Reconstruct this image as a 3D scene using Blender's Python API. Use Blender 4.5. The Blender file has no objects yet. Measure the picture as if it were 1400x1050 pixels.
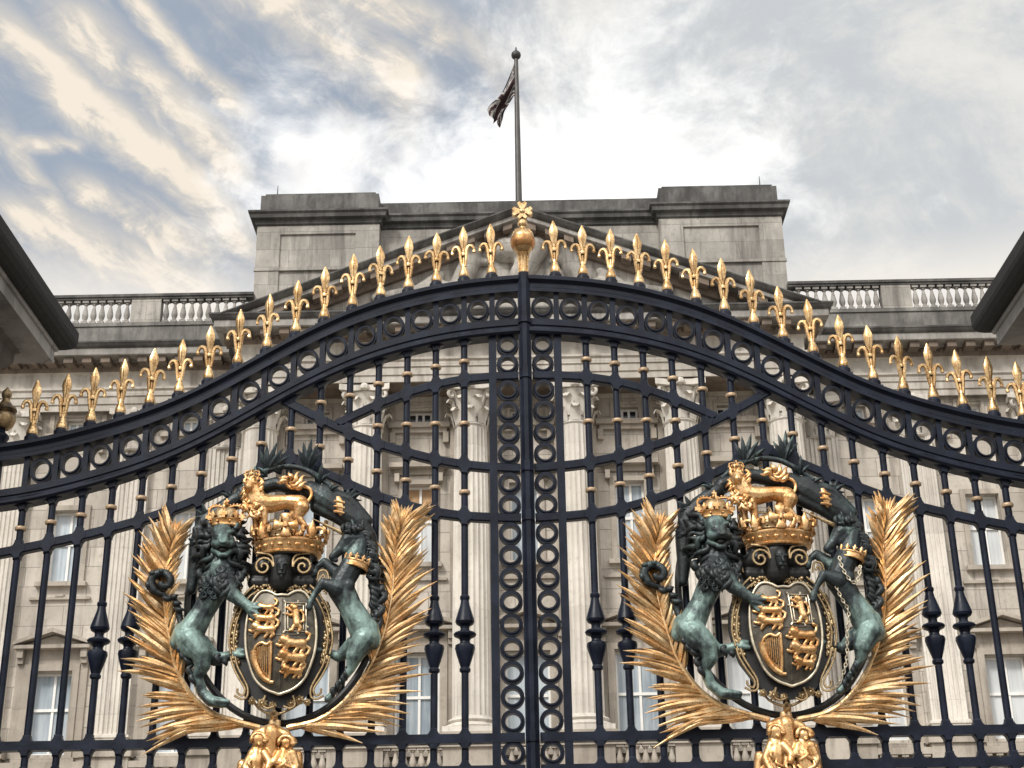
import bpy, math, random
import numpy as np
from mathutils import Vector, Matrix
random.seed(7)
PI = math.pi
scene = bpy.context.scene
COL = scene.collection

# ------------------------------------------------------------------ camera
CAMP = Vector((-0.025, -8.0, 1.6))
FPX, PITCH, YAW, ROLL = 2050.0, math.radians(23.0), math.radians(0.387), math.radians(-0.92)
fwd = Vector((-math.sin(YAW)*math.cos(PITCH), math.cos(YAW)*math.cos(PITCH), math.sin(PITCH)))
rgt0 = Vector((math.cos(YAW), math.sin(YAW), 0))
up0 = rgt0.cross(fwd)
rgt = rgt0*math.cos(ROLL) + up0*math.sin(ROLL)
upv = -rgt0*math.sin(ROLL) + up0*math.cos(ROLL)
cam = bpy.data.cameras.new('camera')
cam.sensor_width = 36.0
cam.lens = FPX/1400*36
cam.clip_start = 0.05
cam.clip_end = 5000
camo = bpy.data.objects.new('camera', cam)
COL.objects.link(camo)
m = Matrix((rgt, upv, -fwd)).transposed().to_4x4()
m.translation = CAMP
camo.matrix_world = m
scene.camera = camo

def at(px, py, Y):
    d = fwd + rgt*((px-700)/FPX) - upv*((py-525)/FPX)
    return CAMP + d*((Y-CAMP.y)/d.y)

# ------------------------------------------------------------------ materials
def new_mat(name):
    mt = bpy.data.materials.new(name); mt.use_nodes = True
    nt = mt.node_tree
    return mt, nt, nt.nodes['Principled BSDF']

class N:
    """tiny node helper"""
    def __init__(s, nt): s.nt = nt
    def n(s, typ, **kw):
        nd = s.nt.nodes.new(typ)
        for k, v in kw.items(): setattr(nd, k, v)
        return nd
    def l(s, a, b): s.nt.links.new(a, b)
    def put(s, sock, v):
        if isinstance(v, bpy.types.NodeSocket): s.l(v, sock)
        else: sock.default_value = v
    def math(s, op, a, b=0.0, c=None, clamp=False):
        nd = s.n('ShaderNodeMath', operation=op); nd.use_clamp = clamp
        s.put(nd.inputs[0], a); s.put(nd.inputs[1], b)
        if c is not None: s.put(nd.inputs[2], c)
        return nd.outputs[0]
    def vmath(s, op, a, b=(0, 0, 0)):
        nd = s.n('ShaderNodeVectorMath', operation=op)
        s.put(nd.inputs[0], a); s.put(nd.inputs[1], b)
        return nd.outputs['Value'] if op in ('DOT_PRODUCT', 'LENGTH') else nd.outputs[0]
    def ss(s, x, a, b, lo=0.0, hi=1.0):
        nd = s.n('ShaderNodeMapRange', interpolation_type='SMOOTHSTEP')
        s.put(nd.inputs[0], x); nd.inputs[1].default_value = a; nd.inputs[2].default_value = b
        nd.inputs[3].default_value = lo; nd.inputs[4].default_value = hi
        return nd.outputs[0]
    def noise(s, vec, scale, detail=4, rough=0.55, dist=0.0):
        nd = s.n('ShaderNodeTexNoise')
        s.l(vec, nd.inputs['Vector']); nd.inputs['Scale'].default_value = scale
        nd.inputs['Detail'].default_value = detail; nd.inputs['Roughness'].default_value = rough
        nd.inputs['Distortion'].default_value = dist
        return nd.outputs['Fac']
    def mix(s, f, a, b, mode='MIX'):
        nd = s.n('ShaderNodeMix', data_type='RGBA', blend_type=mode)
        s.put(nd.inputs[0], f); s.put(nd.inputs[6], a); s.put(nd.inputs[7], b)
        return nd.outputs[2]
    def comb(s, x, y, z):
        nd = s.n('ShaderNodeCombineXYZ')
        s.put(nd.inputs[0], x); s.put(nd.inputs[1], y); s.put(nd.inputs[2], z)
        return nd.outputs[0]
    def sep(s, v):
        nd = s.n('ShaderNodeSeparateXYZ'); s.l(v, nd.inputs[0]); return nd.outputs
    def bump(s, h, strength, dist):
        nd = s.n('ShaderNodeBump'); s.l(h, nd.inputs['Height'])
        nd.inputs['Strength'].default_value = strength; nd.inputs['Distance'].default_value = dist
        return nd.outputs[0]

def c4(r, g, b): return (r, g, b, 1)

def iron_mat():
    mt, nt, b = new_mat('iron_paint'); k = N(nt)
    geo = k.n('ShaderNodeNewGeometry')
    n1 = k.noise(geo.outputs['Position'], 9, 5)
    n2 = k.noise(geo.outputs['Position'], 60, 3)
    nz = k.sep(geo.outputs['Normal'])[2]
    dust = k.math('MULTIPLY', k.ss(nz, 0.2, 1.0), k.ss(n1, 0.35, 0.7))
    col = k.mix(k.ss(n1, 0.35, 0.7), c4(.0045, .0065, .0145), c4(.009, .0135, .027))
    col = k.mix(k.math('MULTIPLY', dust, .35), col, c4(.07, .075, .08))
    n3 = k.noise(geo.outputs['Position'], 26, 6, .75)
    col = k.mix(k.ss(n3, .60, .70, 0, .55), col, c4(.035, .034, .035))
    k.l(col, b.inputs['Base Color'])
    k.l(k.ss(n1, .3, .75, .34, .52), b.inputs['Roughness'])
    b.inputs['Specular IOR Level'].default_value = .22
    k.l(k.bump(n2, .22, .004), b.inputs['Normal'])
    return mt

def gold_mat(name, c_hi, c_lo, browning, rough):
    mt, nt, b = new_mat(name); k = N(nt)
    geo = k.n('ShaderNodeNewGeometry')
    n1 = k.noise(geo.outputs['Position'], 14, 5)
    n2 = k.noise(geo.outputs['Position'], 90, 4, .65)
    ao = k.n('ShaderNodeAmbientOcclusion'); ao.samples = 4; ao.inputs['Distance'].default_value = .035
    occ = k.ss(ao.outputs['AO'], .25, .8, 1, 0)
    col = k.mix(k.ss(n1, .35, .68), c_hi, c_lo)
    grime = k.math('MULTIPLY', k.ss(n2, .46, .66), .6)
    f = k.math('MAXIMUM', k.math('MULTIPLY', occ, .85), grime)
    col = k.mix(k.math('MULTIPLY', f, browning), col, c4(.085, .036, .012))  # browner in crevices, plus grime patches from noise
    k.l(col, b.inputs['Base Color'])
    b.inputs['Metallic'].default_value = .82
    k.l(k.ss(n2, .3, .7, rough-.08, rough+.14), b.inputs['Roughness'])
    k.l(k.bump(n2, .3, .003), b.inputs['Normal'])
    return mt

def bronze_mat(name, dark, green, lo, hi, hgain=.0):
    mt, nt, b = new_mat(name); k = N(nt)
    geo = k.n('ShaderNodeNewGeometry')
    n1 = k.noise(geo.outputs['Position'], 5.5, 5, .6)
    n2 = k.noise(geo.outputs['Position'], 70, 4, .65)
    stretch = k.vmath('MULTIPLY', geo.outputs['Position'], (40, 40, 6))
    n3 = k.noise(stretch, 1.0, 3)
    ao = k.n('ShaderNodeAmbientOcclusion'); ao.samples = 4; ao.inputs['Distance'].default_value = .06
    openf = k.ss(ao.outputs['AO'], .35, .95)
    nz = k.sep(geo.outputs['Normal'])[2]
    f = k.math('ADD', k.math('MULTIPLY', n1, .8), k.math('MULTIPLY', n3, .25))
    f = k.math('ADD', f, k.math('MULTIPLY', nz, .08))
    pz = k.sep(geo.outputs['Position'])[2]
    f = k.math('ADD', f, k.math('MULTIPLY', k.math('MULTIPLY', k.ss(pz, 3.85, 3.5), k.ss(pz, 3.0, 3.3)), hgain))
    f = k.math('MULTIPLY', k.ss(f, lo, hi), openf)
    col = k.mix(f, dark, green)
    col = k.mix(k.ss(n2, .55, .75, 0, .4), col, c4(.02, .022, .022))
    k.l(col, b.inputs['Base Color'])
    b.inputs['Metallic'].default_value = .25
    n4 = k.noise(geo.outputs['Position'], 28, 4, .6)
    k.l(k.ss(n2, .3, .7, .34, .58), b.inputs['Roughness'])
    k.l(k.bump(k.math('ADD', k.math('MULTIPLY', n2, .5), n4), .55, .007), b.inputs['Normal'])
    return mt

def stone_mat(name, base, alt, stain, soot=0.0, courses=.58, mortar=.25, sootcol=(.035, .033, .032)):
    mt, nt, b = new_mat(name); k = N(nt)
    geo = k.n('ShaderNodeNewGeometry')
    P = geo.outputs['Position']
    x, y, z = k.sep(P)
    v2 = k.comb(k.math('ADD', x, y), z, 0.0)
    br = k.n('ShaderNodeTexBrick')
    k.l(v2, br.inputs['Vector'])
    br.inputs['Scale'].default_value = 1.0
    br.inputs['Brick Width'].default_value = courses*2.1
    br.inputs['Row Height'].default_value = courses
    br.inputs['Mortar Size'].default_value = .012
    br.inputs['Mortar Smooth'].default_value = .4
    br.inputs['Color1'].default_value = c4(0, 0, 0); br.inputs['Color2'].default_value = c4(1, 1, 1)
    br.inputs['Mortar'].default_value = c4(.5, .5, .5)
    tone = br.outputs['Color']; mort = br.outputs['Fac']
    n1 = k.noise(P, .55, 6, .6)
    n2 = k.noise(P, 6, 5, .65)
    streak = k.noise(k.vmath('MULTIPLY', P, (2.6, 2.6, .22)), 1.0, 5, .65)
    col = k.mix(k.ss(n1, .35, .65), base, alt)
    tone_s = k.n('ShaderNodeSeparateColor'); k.l(tone, tone_s.inputs[0])
    col = k.mix(k.math('MULTIPLY', tone_s.outputs[0], .34), col, stain)
    col = k.mix(k.ss(streak, .47, .70, 0, .72), col, stain)
    col = k.mix(k.ss(n2, .5, .75, 0, .35), col, stain)
    col = k.mix(k.math('MULTIPLY', mort, mortar), col, c4(.10, .085, .07))
    if soot:
        s1 = k.noise(k.vmath('MULTIPLY', P, (1.2, 1.2, .5)), 1.1, 6, .7)
        f = k.math('MULTIPLY', k.ss(s1, .34, .62), soot)
        col = k.mix(f, col, c4(*sootcol))
    k.l(col, b.inputs['Base Color'])
    b.inputs['Roughness'].default_value = .85
    h = k.math('SUBTRACT', k.math('MULTIPLY', n2, .6), k.math('MULTIPLY', mort, .6))
    k.l(k.bump(h, .45, .03), b.inputs['Normal'])
    return mt

def flat_mat(name, col, rough=.6, metal=0.0, var=.25, scale=8):
    mt, nt, b = new_mat(name); k = N(nt)
    geo = k.n('ShaderNodeNewGeometry')
    n1 = k.noise(geo.outputs['Position'], scale, 5)
    dk = c4(*[c*(1-var) for c in col]); lt = c4(*[min(1, c*(1+var)) for c in col])
    k.l(k.mix(k.ss(n1, .3, .7), dk, lt), b.inputs['Base Color'])
    b.inputs['Roughness'].default_value = rough
    b.inputs['Metallic'].default_value = metal
    return mt

def pane_mat(name, a, bcol):
    mt, nt, b = new_mat(name); k = N(nt)
    geo = k.n('ShaderNodeNewGeometry')
    x, y, z = k.sep(geo.outputs['Position'])
    folds = k.noise(k.comb(k.math('MULTIPLY', x, 9.0), 0.0, k.math('MULTIPLY', z, .5)), 1.0, 3)
    big = k.noise(geo.outputs['Position'], .7, 3)
    f = k.math('ADD', k.math('MULTIPLY', folds, .6), k.math('MULTIPLY', big, .5))
    k.l(k.mix(k.ss(f, .38, .7), a, bcol), b.inputs['Base Color'])
    b.inputs['Roughness'].default_value = .08
    b.inputs['IOR'].default_value = 1.5
    return mt

IRON = iron_mat()
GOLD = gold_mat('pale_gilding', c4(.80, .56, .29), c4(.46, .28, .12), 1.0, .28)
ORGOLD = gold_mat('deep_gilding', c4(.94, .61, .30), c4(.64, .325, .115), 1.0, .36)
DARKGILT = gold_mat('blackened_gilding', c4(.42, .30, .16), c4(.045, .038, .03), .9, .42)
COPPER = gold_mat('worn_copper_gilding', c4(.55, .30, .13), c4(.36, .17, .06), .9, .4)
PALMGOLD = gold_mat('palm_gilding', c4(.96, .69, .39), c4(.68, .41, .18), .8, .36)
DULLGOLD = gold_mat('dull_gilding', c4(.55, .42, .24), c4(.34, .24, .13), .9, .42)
COLLARGOLD = flat_mat('weathered_collar_paint', (.42, .30, .19), .5, .35, .25, 30)
SILVER = flat_mat('worn_silver_gilt', (.62, .55, .42), .38, .7, .25, 25)
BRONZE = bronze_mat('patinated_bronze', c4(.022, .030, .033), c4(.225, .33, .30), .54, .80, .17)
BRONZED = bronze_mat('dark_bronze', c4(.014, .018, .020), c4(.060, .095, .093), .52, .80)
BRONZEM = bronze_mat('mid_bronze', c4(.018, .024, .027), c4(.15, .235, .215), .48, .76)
BLACKB = flat_mat('black_bronze', (.018, .018, .018), .45, .2, .3, 14)
FIELD = flat_mat('shield_field', (.085, .074, .056), .42, .45, .45, 22)
WALL = stone_mat('wall_stone', c4(.61, .555, .485), c4(.47, .425, .365), c4(.17, .15, .125), .12, .58, .6, (.09, .08, .07))
COLST = stone_mat('column_stone', c4(.76, .715, .645), c4(.64, .595, .525), c4(.30, .27, .235), .08, 2.4, .12)
TRIM = stone_mat('trim_stone', c4(.51, .455, .385), c4(.39, .34, .28), c4(.19, .165, .14), .2, 1.4, .08)
ENT = stone_mat('entablature_stone', c4(.60, .56, .50), c4(.47, .435, .38), c4(.25, .215, .18), .2, 1.6, .1)
SOOT = stone_mat('sooted_stone', c4(.19, .185, .174), c4(.125, .122, .115), c4(.045, .043, .041), .85, 1.2, .2)
ATTIC = stone_mat('attic_stone', c4(.53, .495, .44), c4(.40, .375, .335), c4(.13, .12, .11), .35, .62, .35)
CORN = stone_mat('cornice_stone', c4(.50, .475, .44), c4(.38, .36, .33), c4(.12, .11, .10), .4, 1.3, .15)
PARA = stone_mat('parapet_stone', c4(.35, .335, .305), c4(.24, .23, .21), c4(.07, .067, .063), .65, 1.2, .2)
TRIMDK = stone_mat('shaded_trim_stone', c4(.26, .20, .155), c4(.19, .145, .11), c4(.08, .065, .05), .3, 1.4, .08)  # shade under the cornice is put into this browner stone colour
PIERST = stone_mat('pier_stone', c4(.17, .15, .13), c4(.12, .105, .09), c4(.05, .044, .04), .4, .5, .3)
PIERLT = stone_mat('pier_fascia_stone', c4(.36, .345, .325), c4(.27, .26, .245), c4(.10, .095, .09), .3, .5, .3)
PIERDK = stone_mat('pier_dark_stone', c4(.018, .0175, .017), c4(.009, .009, .009), c4(.005, .005, .005), .6, .9, .1, (.012, .012, .012))  # near-black tone for the pier corona
PAINTW = flat_mat('white_window_paint', (.74, .73, .70), .5, 0, .06, 3)
PANE = pane_mat('window_glass', c4(.30, .36, .41), c4(.52, .57, .60))
PANEW = pane_mat('window_glass_blind', c4(.45, .47, .48), c4(.62, .64, .64))
PANEB = pane_mat('window_glass_grey', c4(.20, .25, .29), c4(.42, .46, .49))
PANED = pane_mat('window_glass_dark', c4(.012, .012, .014), c4(.03, .03, .032))
BLIND = flat_mat('ochre_blind', (.40, .25, .13), .7, 0, .2, 4)
ROOF = flat_mat('lead_roof', (.16, .165, .17), .6, .2, .2, 2)
POLE = flat_mat('pole_paint', (.06, .056, .052), .45, .2, .25, 3)
POLED = flat_mat('dark_ball', (.03, .028, .026), .5, .2, .2, 9)
FNAVY = flat_mat('flag_navy', (.009, .009, .02), .8, 0, .2, 6)
FRED = flat_mat('flag_red', (.028, .008, .010), .8, 0, .2, 6)
FWHITE = flat_mat('flag_white', (.36, .34, .32), .8, 0, .15, 6)

# ------------------------------------------------------------------ mesh builder
class MB:
    def __init__(s): s.v = []; s.f = []; s.mi = []; s.cur = 0
    def add(s, vs, fs):
        o = len(s.v); s.v.extend([tuple(p) for p in vs])
        for f in fs: s.f.append(tuple(i+o for i in f)); s.mi.append(s.cur)
    def box(s, x0, x1, y0, y1, z0, z1):
        s.add([(x0, y0, z0), (x1, y0, z0), (x1, y1, z0), (x0, y1, z0), (x0, y0, z1), (x1, y0, z1), (x1, y1, z1), (x0, y1, z1)],
              [(0, 3, 2, 1), (4, 5, 6, 7), (0, 1, 5, 4), (1, 2, 6, 5), (2, 3, 7, 6), (3, 0, 4, 7)])
    def lathe(s, prof, c=(0, 0, 0), n=12, ph=0.0, sq=1.0):
        vs = []; fs = []
        for r, z in prof:
            for i in range(n):
                a = 2*PI*i/n+ph
                vs.append((c[0]+r*math.cos(a), c[1]+r*math.sin(a)*sq, c[2]+z))
        k = len(prof)
        for j in range(k-1):
            for i in range(n):
                fs.append((j*n+i, j*n+(i+1) % n, (j+1)*n+(i+1) % n, (j+1)*n+i))
        fs.append(tuple(range(n-1, -1, -1))); fs.append(tuple((k-1)*n+i for i in range(n)))
        s.add(vs, fs)
    def tube(s, pts, r, n=8, closed=False, flat=1.0, ref=(0, 1, 0)):
        P = [Vector(p) for p in pts]; m = len(P)
        R = r if isinstance(r, (list, tuple)) else [r]*m
        vs = []; fs = []; ref = Vector(ref); nrm = None
        for i in range(m):
            a = P[i-1] if (i > 0 or closed) else P[i]
            b = P[(i+1) % m] if (i < m-1 or closed) else P[i]
            t = (b-a)
            if t.length < 1e-9: t = Vector((0, 0, 1))
            t.normalize()
            if nrm is None:
                nrm = ref - t*ref.dot(t)
                if nrm.length < 1e-4: nrm = t.orthogonal()
            else:
                nrm = nrm - t*nrm.dot(t)
                if nrm.length < 1e-5: nrm = t.orthogonal()
            nrm.normalize(); bi = t.cross(nrm)
            for j in range(n):
                an = 2*PI*j/n
                vs.append(P[i] + (nrm*math.cos(an)*flat + bi*math.sin(an))*R[i])
        for i in range(m if closed else m-1):
            i2 = (i+1) % m
            for j in range(n):
                fs.append((i*n+j, i2*n+j, i2*n+(j+1) % n, i*n+(j+1) % n))
        if not closed:
            fs.append(tuple(range(n))); fs.append(tuple((m-1)*n+j for j in range(n-1, -1, -1)))
        s.add(vs, fs)
    def prism(s, poly, y0, y1):
        n = len(poly)
        vs = [(x, y0, z) for x, z in poly]+[(x, y1, z) for x, z in poly]
        fs = [tuple(range(n)), tuple(range(2*n-1, n-1, -1))]
        for i in range(n):
            j = (i+1) % n
            fs.append((i, i+n, j+n, j))
        s.add(vs, fs)
    def hprism(s, poly, z0, z1):
        n = len(poly)
        vs = [(x, y, z0) for x, y in poly]+[(x, y, z1) for x, y in poly]
        fs = [tuple(range(n-1, -1, -1)), tuple(range(n, 2*n))]
        for i in range(n):
            j = (i+1) % n
            fs.append((i, j, j+n, i+n))
        s.add(vs, fs)
    def sweep(s, path, prof, vertical=False):
        """path: (x,z) list; prof: closed list of (y, d) with d along the path normal (or vertical)"""
        m = len(path); n = len(prof); vs = []; fs = []
        for i in range(m):
            a = path[max(0, i-1)]; b = path[min(m-1, i+1)]
            tx, tz = b[0]-a[0], b[1]-a[1]; L = math.hypot(tx, tz) or 1
            nx, nz = (0, 1) if vertical else (-tz/L, tx/L)
            if nz < 0: nx, nz = -nx, -nz
            for y, d in prof: vs.append((path[i][0]+nx*d, y, path[i][1]+nz*d))
        for i in range(m-1):
            for j in range(n):
                k = (j+1) % n
                fs.append((i*n+j, (i+1)*n+j, (i+1)*n+k, i*n+k))
        fs.append(tuple(range(n))); fs.append(tuple((m-1)*n+j for j in range(n-1, -1, -1)))
        s.add(vs, fs)
    def ring(s, c, ro, ri, y0, y1, n=28, step=.0):
        """flat ring facing -y with a raised lip"""
        cx, cy, cz = c; rm = (ro+ri)/2
        prof = [(ro, y0+step), (rm, y0+step), (rm-.002, y0), (ri, y0), (ri, y1), (ro, y1)]
        vs = []; fs = []; k = len(prof)
        for i in range(n):
            a = 2*PI*i/n
            for r, y in prof: vs.append((cx+r*math.cos(a), cy+y, cz+r*math.sin(a)))
        for i in range(n):
            i2 = (i+1) % n
            for j in range(k):
                j2 = (j+1) % k
                fs.append((i*k+j, i*k+j2, i2*k+j2, i2*k+j))
        s.add(vs, fs)
    def blade(s, pts, w, side, fold=.35, thick=None):
        """folded leaf along pts, widths w, side = width direction vector, normal toward -y"""
        P = [Vector(p) for p in pts]; m = len(P); vs = []; fs = []
        sd = Vector(side).normalized()
        for i in range(m):
            t = (P[min(m-1, i+1)]-P[max(0, i-1)]).normalized()
            b = sd-t*sd.dot(t)
            if b.length < 1e-5: b = t.orthogonal()
            b.normalize(); nn = t.cross(b)
            if nn.y > 0: nn = -nn
            vs += [P[i]-b*w[i]-nn*w[i]*fold, P[i]+nn*w[i]*fold*.6, P[i]+b*w[i]-nn*w[i]*fold, P[i]-nn*(w[i]*fold*1.5+.001)]
        for i in range(m-1):
            a = i*4; c = a+4
            for j in range(4):
                k = (j+1) % 4
                fs.append((a+j, a+k, c+k, c+j))
        fs.append((0, 3, 2, 1)); e = (m-1)*4; fs.append((e, e+1, e+2, e+3))
        s.add(vs, fs)
    def build(s, name, mat, parent=None, off=(0, 0, 0), smooth=35, recalc=True):
        me = bpy.data.meshes.new(name)
        o = Vector(off)
        me.from_pydata([(p[0]-o.x, p[1]-o.y, p[2]-o.z) for p in s.v], [], s.f)
        mats = mat if isinstance(mat, (list, tuple)) else [mat]
        for q in mats: me.materials.append(q)
        if len(mats) > 1: me.polygons.foreach_set('material_index', s.mi)
        if recalc:
            import bmesh
            bm = bmesh.new(); bm.from_mesh(me); bmesh.ops.recalc_face_normals(bm, faces=bm.faces); bm.to_mesh(me); bm.free()
        if smooth:
            me.polygons.foreach_set('use_smooth', [True]*len(me.polygons))
            me.set_sharp_from_angle(angle=math.radians(smooth))
        me.update()
        return link(name, me, parent)

def link(name, me, parent=None, loc=(0, 0, 0)):
    o = bpy.data.objects.new(name, me); COL.objects.link(o)
    o.location = loc
    if parent is not None: o.parent = parent
    return o

def thing(name, label, cat, loc=(0, 0, 0), group=None):
    o = bpy.data.objects.new(name, None); COL.objects.link(o)
    o.empty_display_size = .2
    o.location = loc; o['label'] = label; o['category'] = cat
    if group: o['group'] = group
    return o

def copy_tree(o, parent=None):
    c = o.copy(); COL.objects.link(c)
    if parent is not None: c.parent = parent
    for ch in list(o.children): copy_tree(ch, c)
    return c

def spline(xs, zs):
    xs = np.array(xs, float); zs = np.array(zs, float); n = len(xs)
    h = np.diff(xs); A = np.zeros((n, n)); B = np.zeros(n)
    A[0, 0] = A[-1, -1] = 1
    for i in range(1, n-1):
        A[i, i-1] = h[i-1]; A[i, i] = 2*(h[i-1]+h[i]); A[i, i+1] = h[i]
        B[i] = 3*((zs[i+1]-zs[i])/h[i]-(zs[i]-zs[i-1])/h[i-1])
    c = np.linalg.solve(A, B)
    def f(x):
        i = int(min(max(np.searchsorted(xs, x)-1, 0), n-2)); d = x-xs[i]
        b = (zs[i+1]-zs[i])/h[i]-h[i]*(2*c[i]+c[i+1])/3
        return float(zs[i]+b*d+c[i]*d*d+(c[i+1]-c[i])/(3*h[i])*d**3)
    return f

def catmull(P, per=8, closed=False):
    P = [Vector(p) for p in P]; n = len(P); out = []
    rng = n if closed else n-1
    for i in range(rng):
        p0 = P[(i-1) % n] if (closed or i > 0) else P[0]*2-P[1]
        p1 = P[i]; p2 = P[(i+1) % n]
        p3 = P[(i+2) % n] if (closed or i < n-2) else P[-1]*2-P[-2]
        for j in range(per):
            t = j/per
            out.append(.5*((2*p1)+(p2-p0)*t+(2*p0-5*p1+4*p2-p3)*t*t+(3*p1-p0-3*p2+p3)*t**3))
    if not closed: out.append(P[-1])
    return out

# -------- sculpted solids: capsules and ellipsoids fused by a voxel remesh
def sculpt(name, chains, balls, voxel, mat, parent, smooth_it=3, off=(0, 0, 0)):
    """chains: lists of (point, radius); balls: (point, (rx,ry,rz))"""
    mb = MB()
    for ch in chains:
        for (p, r), (q, r2) in zip(ch[:-1], ch[1:]):
            p = Vector(p); q = Vector(q); d = q-p; L = d.length
            if L < 1e-6: continue
            d.normalize(); pts = []; rs = []
            for a in range(5):
                t = PI/2*(1-a/4); pts.append(p-d*r*math.sin(t)); rs.append(max(r*math.cos(t), 1e-4))
            for a in range(5):
                t = PI/2*a/4; pts.append(q+d*r2*math.sin(t)); rs.append(max(r2*math.cos(t), 1e-4))
            mb.tube(pts, rs, 12)
    for p, rr in balls:
        prof = [(max(math.sin(PI*i/8), 1e-3), -math.cos(PI*i/8)) for i in range(9)]
        t = MB(); t.lathe(prof, n=12)
        mb.add([(p[0]+v[0]*rr[0], p[1]+v[1]*rr[1], p[2]+v[2]*rr[2]) for v in t.v], t.f)
    tmp = mb.build(name+'_draft', mat, None, off, 0)
    md = tmp.modifiers.new('r', 'REMESH'); md.mode = 'VOXEL'; md.voxel_size = voxel; md.use_smooth_shade = True
    if smooth_it:
        sm = tmp.modifiers.new('s', 'SMOOTH'); sm.factor = .5; sm.iterations = smooth_it
    dg = bpy.context.evaluated_depsgraph_get(); dg.update()
    me = bpy.data.meshes.new_from_object(tmp.evaluated_get(dg))
    old = tmp.data
    bpy.data.objects.remove(tmp); bpy.data.meshes.remove(old)
    me.name = name
    me.polygons.foreach_set('use_smooth', [True]*len(me.polygons))
    if not me.materials: me.materials.append(mat)
    return link(name, me, parent)

# ================================================================== THE GATE
FT = spline([0, .35, .7, 1.0, 1.3, 1.6, 1.9, 2.2, 2.5, 2.8, 3.06],
            [5.675, 5.645, 5.575, 5.475, 5.33, 5.155, 4.985, 4.855, 4.762, 4.692, 4.655])
FA = spline([0, .365, .53, .693, .857, 1.08], [5.042, 5.022, 4.990, 4.940, 4.874, 4.765])
FB = spline([0, .366, .527, .689, .852, 1.078, 1.35], [4.469, 4.502, 4.536, 4.583, 4.638, 4.738, 4.885])
FC1 = spline([0, .357, .52, .677, .859, 1.044, 1.164, 1.35], [4.176, 4.196, 4.222, 4.264, 4.328, 4.414, 4.473, 4.558])
FC2 = spline([1.35, 1.502, 1.68, 2.007, 2.183, 2.345, 2.5, 2.672, 2.835, 3.07],
             [4.558, 4.490, 4.404, 4.260, 4.200, 4.156, 4.117, 4.080, 4.048, 4.005])
FC = lambda x: FC1(x) if x < 1.35 else FC2(x)
BAND = .378
X0, SP = .19, .1656
XK = [X0+SP*k for k in range(17)]
XEND = 3.06

def mesh_from(mb, name, mat, smooth=35):
    o = mb.build(name, mat, None, (0, 0, 0), smooth); me = o.data
    bpy.data.objects.remove(o); return me

# --- shared little meshes
def finial_mesh():
    mb = MB()
    mb.lathe([(.030, 0), (.033, .012), (.031, .03), (.024, .05), (.017, .072), (.0145, .09)], n=12)
    # pointed blade with a ridge
    prof = [(.0125, .085), (.011, .13), (.012, .17), (.016, .205), (.024, .245), (.029, .272), (.026, .295), (.015, .325), (.003, .352)]
    mb.lathe(prof, n=8, ph=PI/8, sq=.62)
    mb.lathe([(.019, .145), (.021, .155), (.019, .165)], n=10)
    for s in (-1, 1):
        P = catmull([(s*.010, -.006, .075), (s*.017, -.008, .13), (s*.021, -.01, .175), (s*.034, -.011, .203), (s*.053, -.011, .203), (s*.066, -.010, .182), (s*.066, -.010, .160)], 5)
        n = len(P)
        mb.tube(P, [.0085+.0045*math.sin(PI*min(1, i/(n-1)*1.1))+(.003 if i > n-4 else 0) for i in range(n)], 7, flat=1.0)
    # ridge lines front
    mb.tube([(0, -.0145, .20), (0, -.021, .25), (0, -.020, .29), (0, -.004, .34)], [.002, .0045, .004, .001], 5)
    return mb
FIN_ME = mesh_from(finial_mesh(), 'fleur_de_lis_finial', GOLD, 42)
sk = MB(); sk.lathe([(.040, -.05), (.040, -.012), (.034, -.006), (.031, .004)], n=12)
sk.box(-.05, .05, -.035, .035, -.085, -.045)
SOCK_ME = mesh_from(sk, 'socket', IRON)
rg = MB(); rg.ring((0, 0, 0), .0650, .0465, -.028, .028, 30, .009); RING_ME = mesh_from(rg, 'ring', IRON, 40)
rg2 = MB(); rg2.ring((0, 0, 0), .0635, .0405, -.028, .028, 30, .009); RING2_ME = mesh_from(rg2, 'ring', IRON, 40)
cl = MB(); cl.lathe([(.021, -.013), (.031, -.010), (.033, -.003), (.033, .004), (.029, .010), (.021, .013)], n=14)
COLLAR_ME = mesh_from(cl, 'collar', COLLARGOLD, 50)
def joint_poly(slope, lo=1, hi=1):
    w, E, n = .018, .050, 6
    pts = []
    for q in range(4):
        for i in range(n+1):
            a = PI/2*(1-i/n)
            dx_, dz_ = E-(E-w)*math.cos(a)*1.0, E-(E-w)*math.sin(a)   # concave quarter
            x_, z_ = {0: (dx_, dz_), 1: (-dz_, dx_), 2: (-dx_, -dz_), 3: (dz_, -dx_)}[q]
            if q in (0, 1) and not hi: z_ = min(z_, .02)
            if q in (2, 3) and not lo: z_ = max(z_, -.02)
            pts.append((x_, z_*1.15+slope*x_))
    return pts
def joint(parent, x, z, slope, off, lo=1, hi=1):
    mb = MB(); P = joint_poly(slope, lo, hi); n = len(P)
    vs = []
    for y, sc in ((-.029, .86), (-.021, 1), (.021, 1), (.029, .86)):
        vs += [(x+p[0]*sc, y, z+p[1]*sc) for p in P]
    fs = [tuple(range(n)), tuple(range(4*n-1, 3*n-1, -1))]
    for j in range(3):
        for i in range(n): fs.append((j*n+i, (j+1)*n+i, (j+1)*n+(i+1) % n, j*n+(i+1) % n))
    mb.add(vs, fs); mb.build('joint', IRON, parent, off, 30)
jn = MB(); jn.lathe([(.0195, -.075), (.022, -.066), (.030, -.048), (.036, -.040), (.036, .040), (.030, .048), (.022, .066), (.0195, .075)], n=14)
JOINT_ME = mesh_from(jn, 'joint', IRON, 40)
kn = MB()
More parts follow.
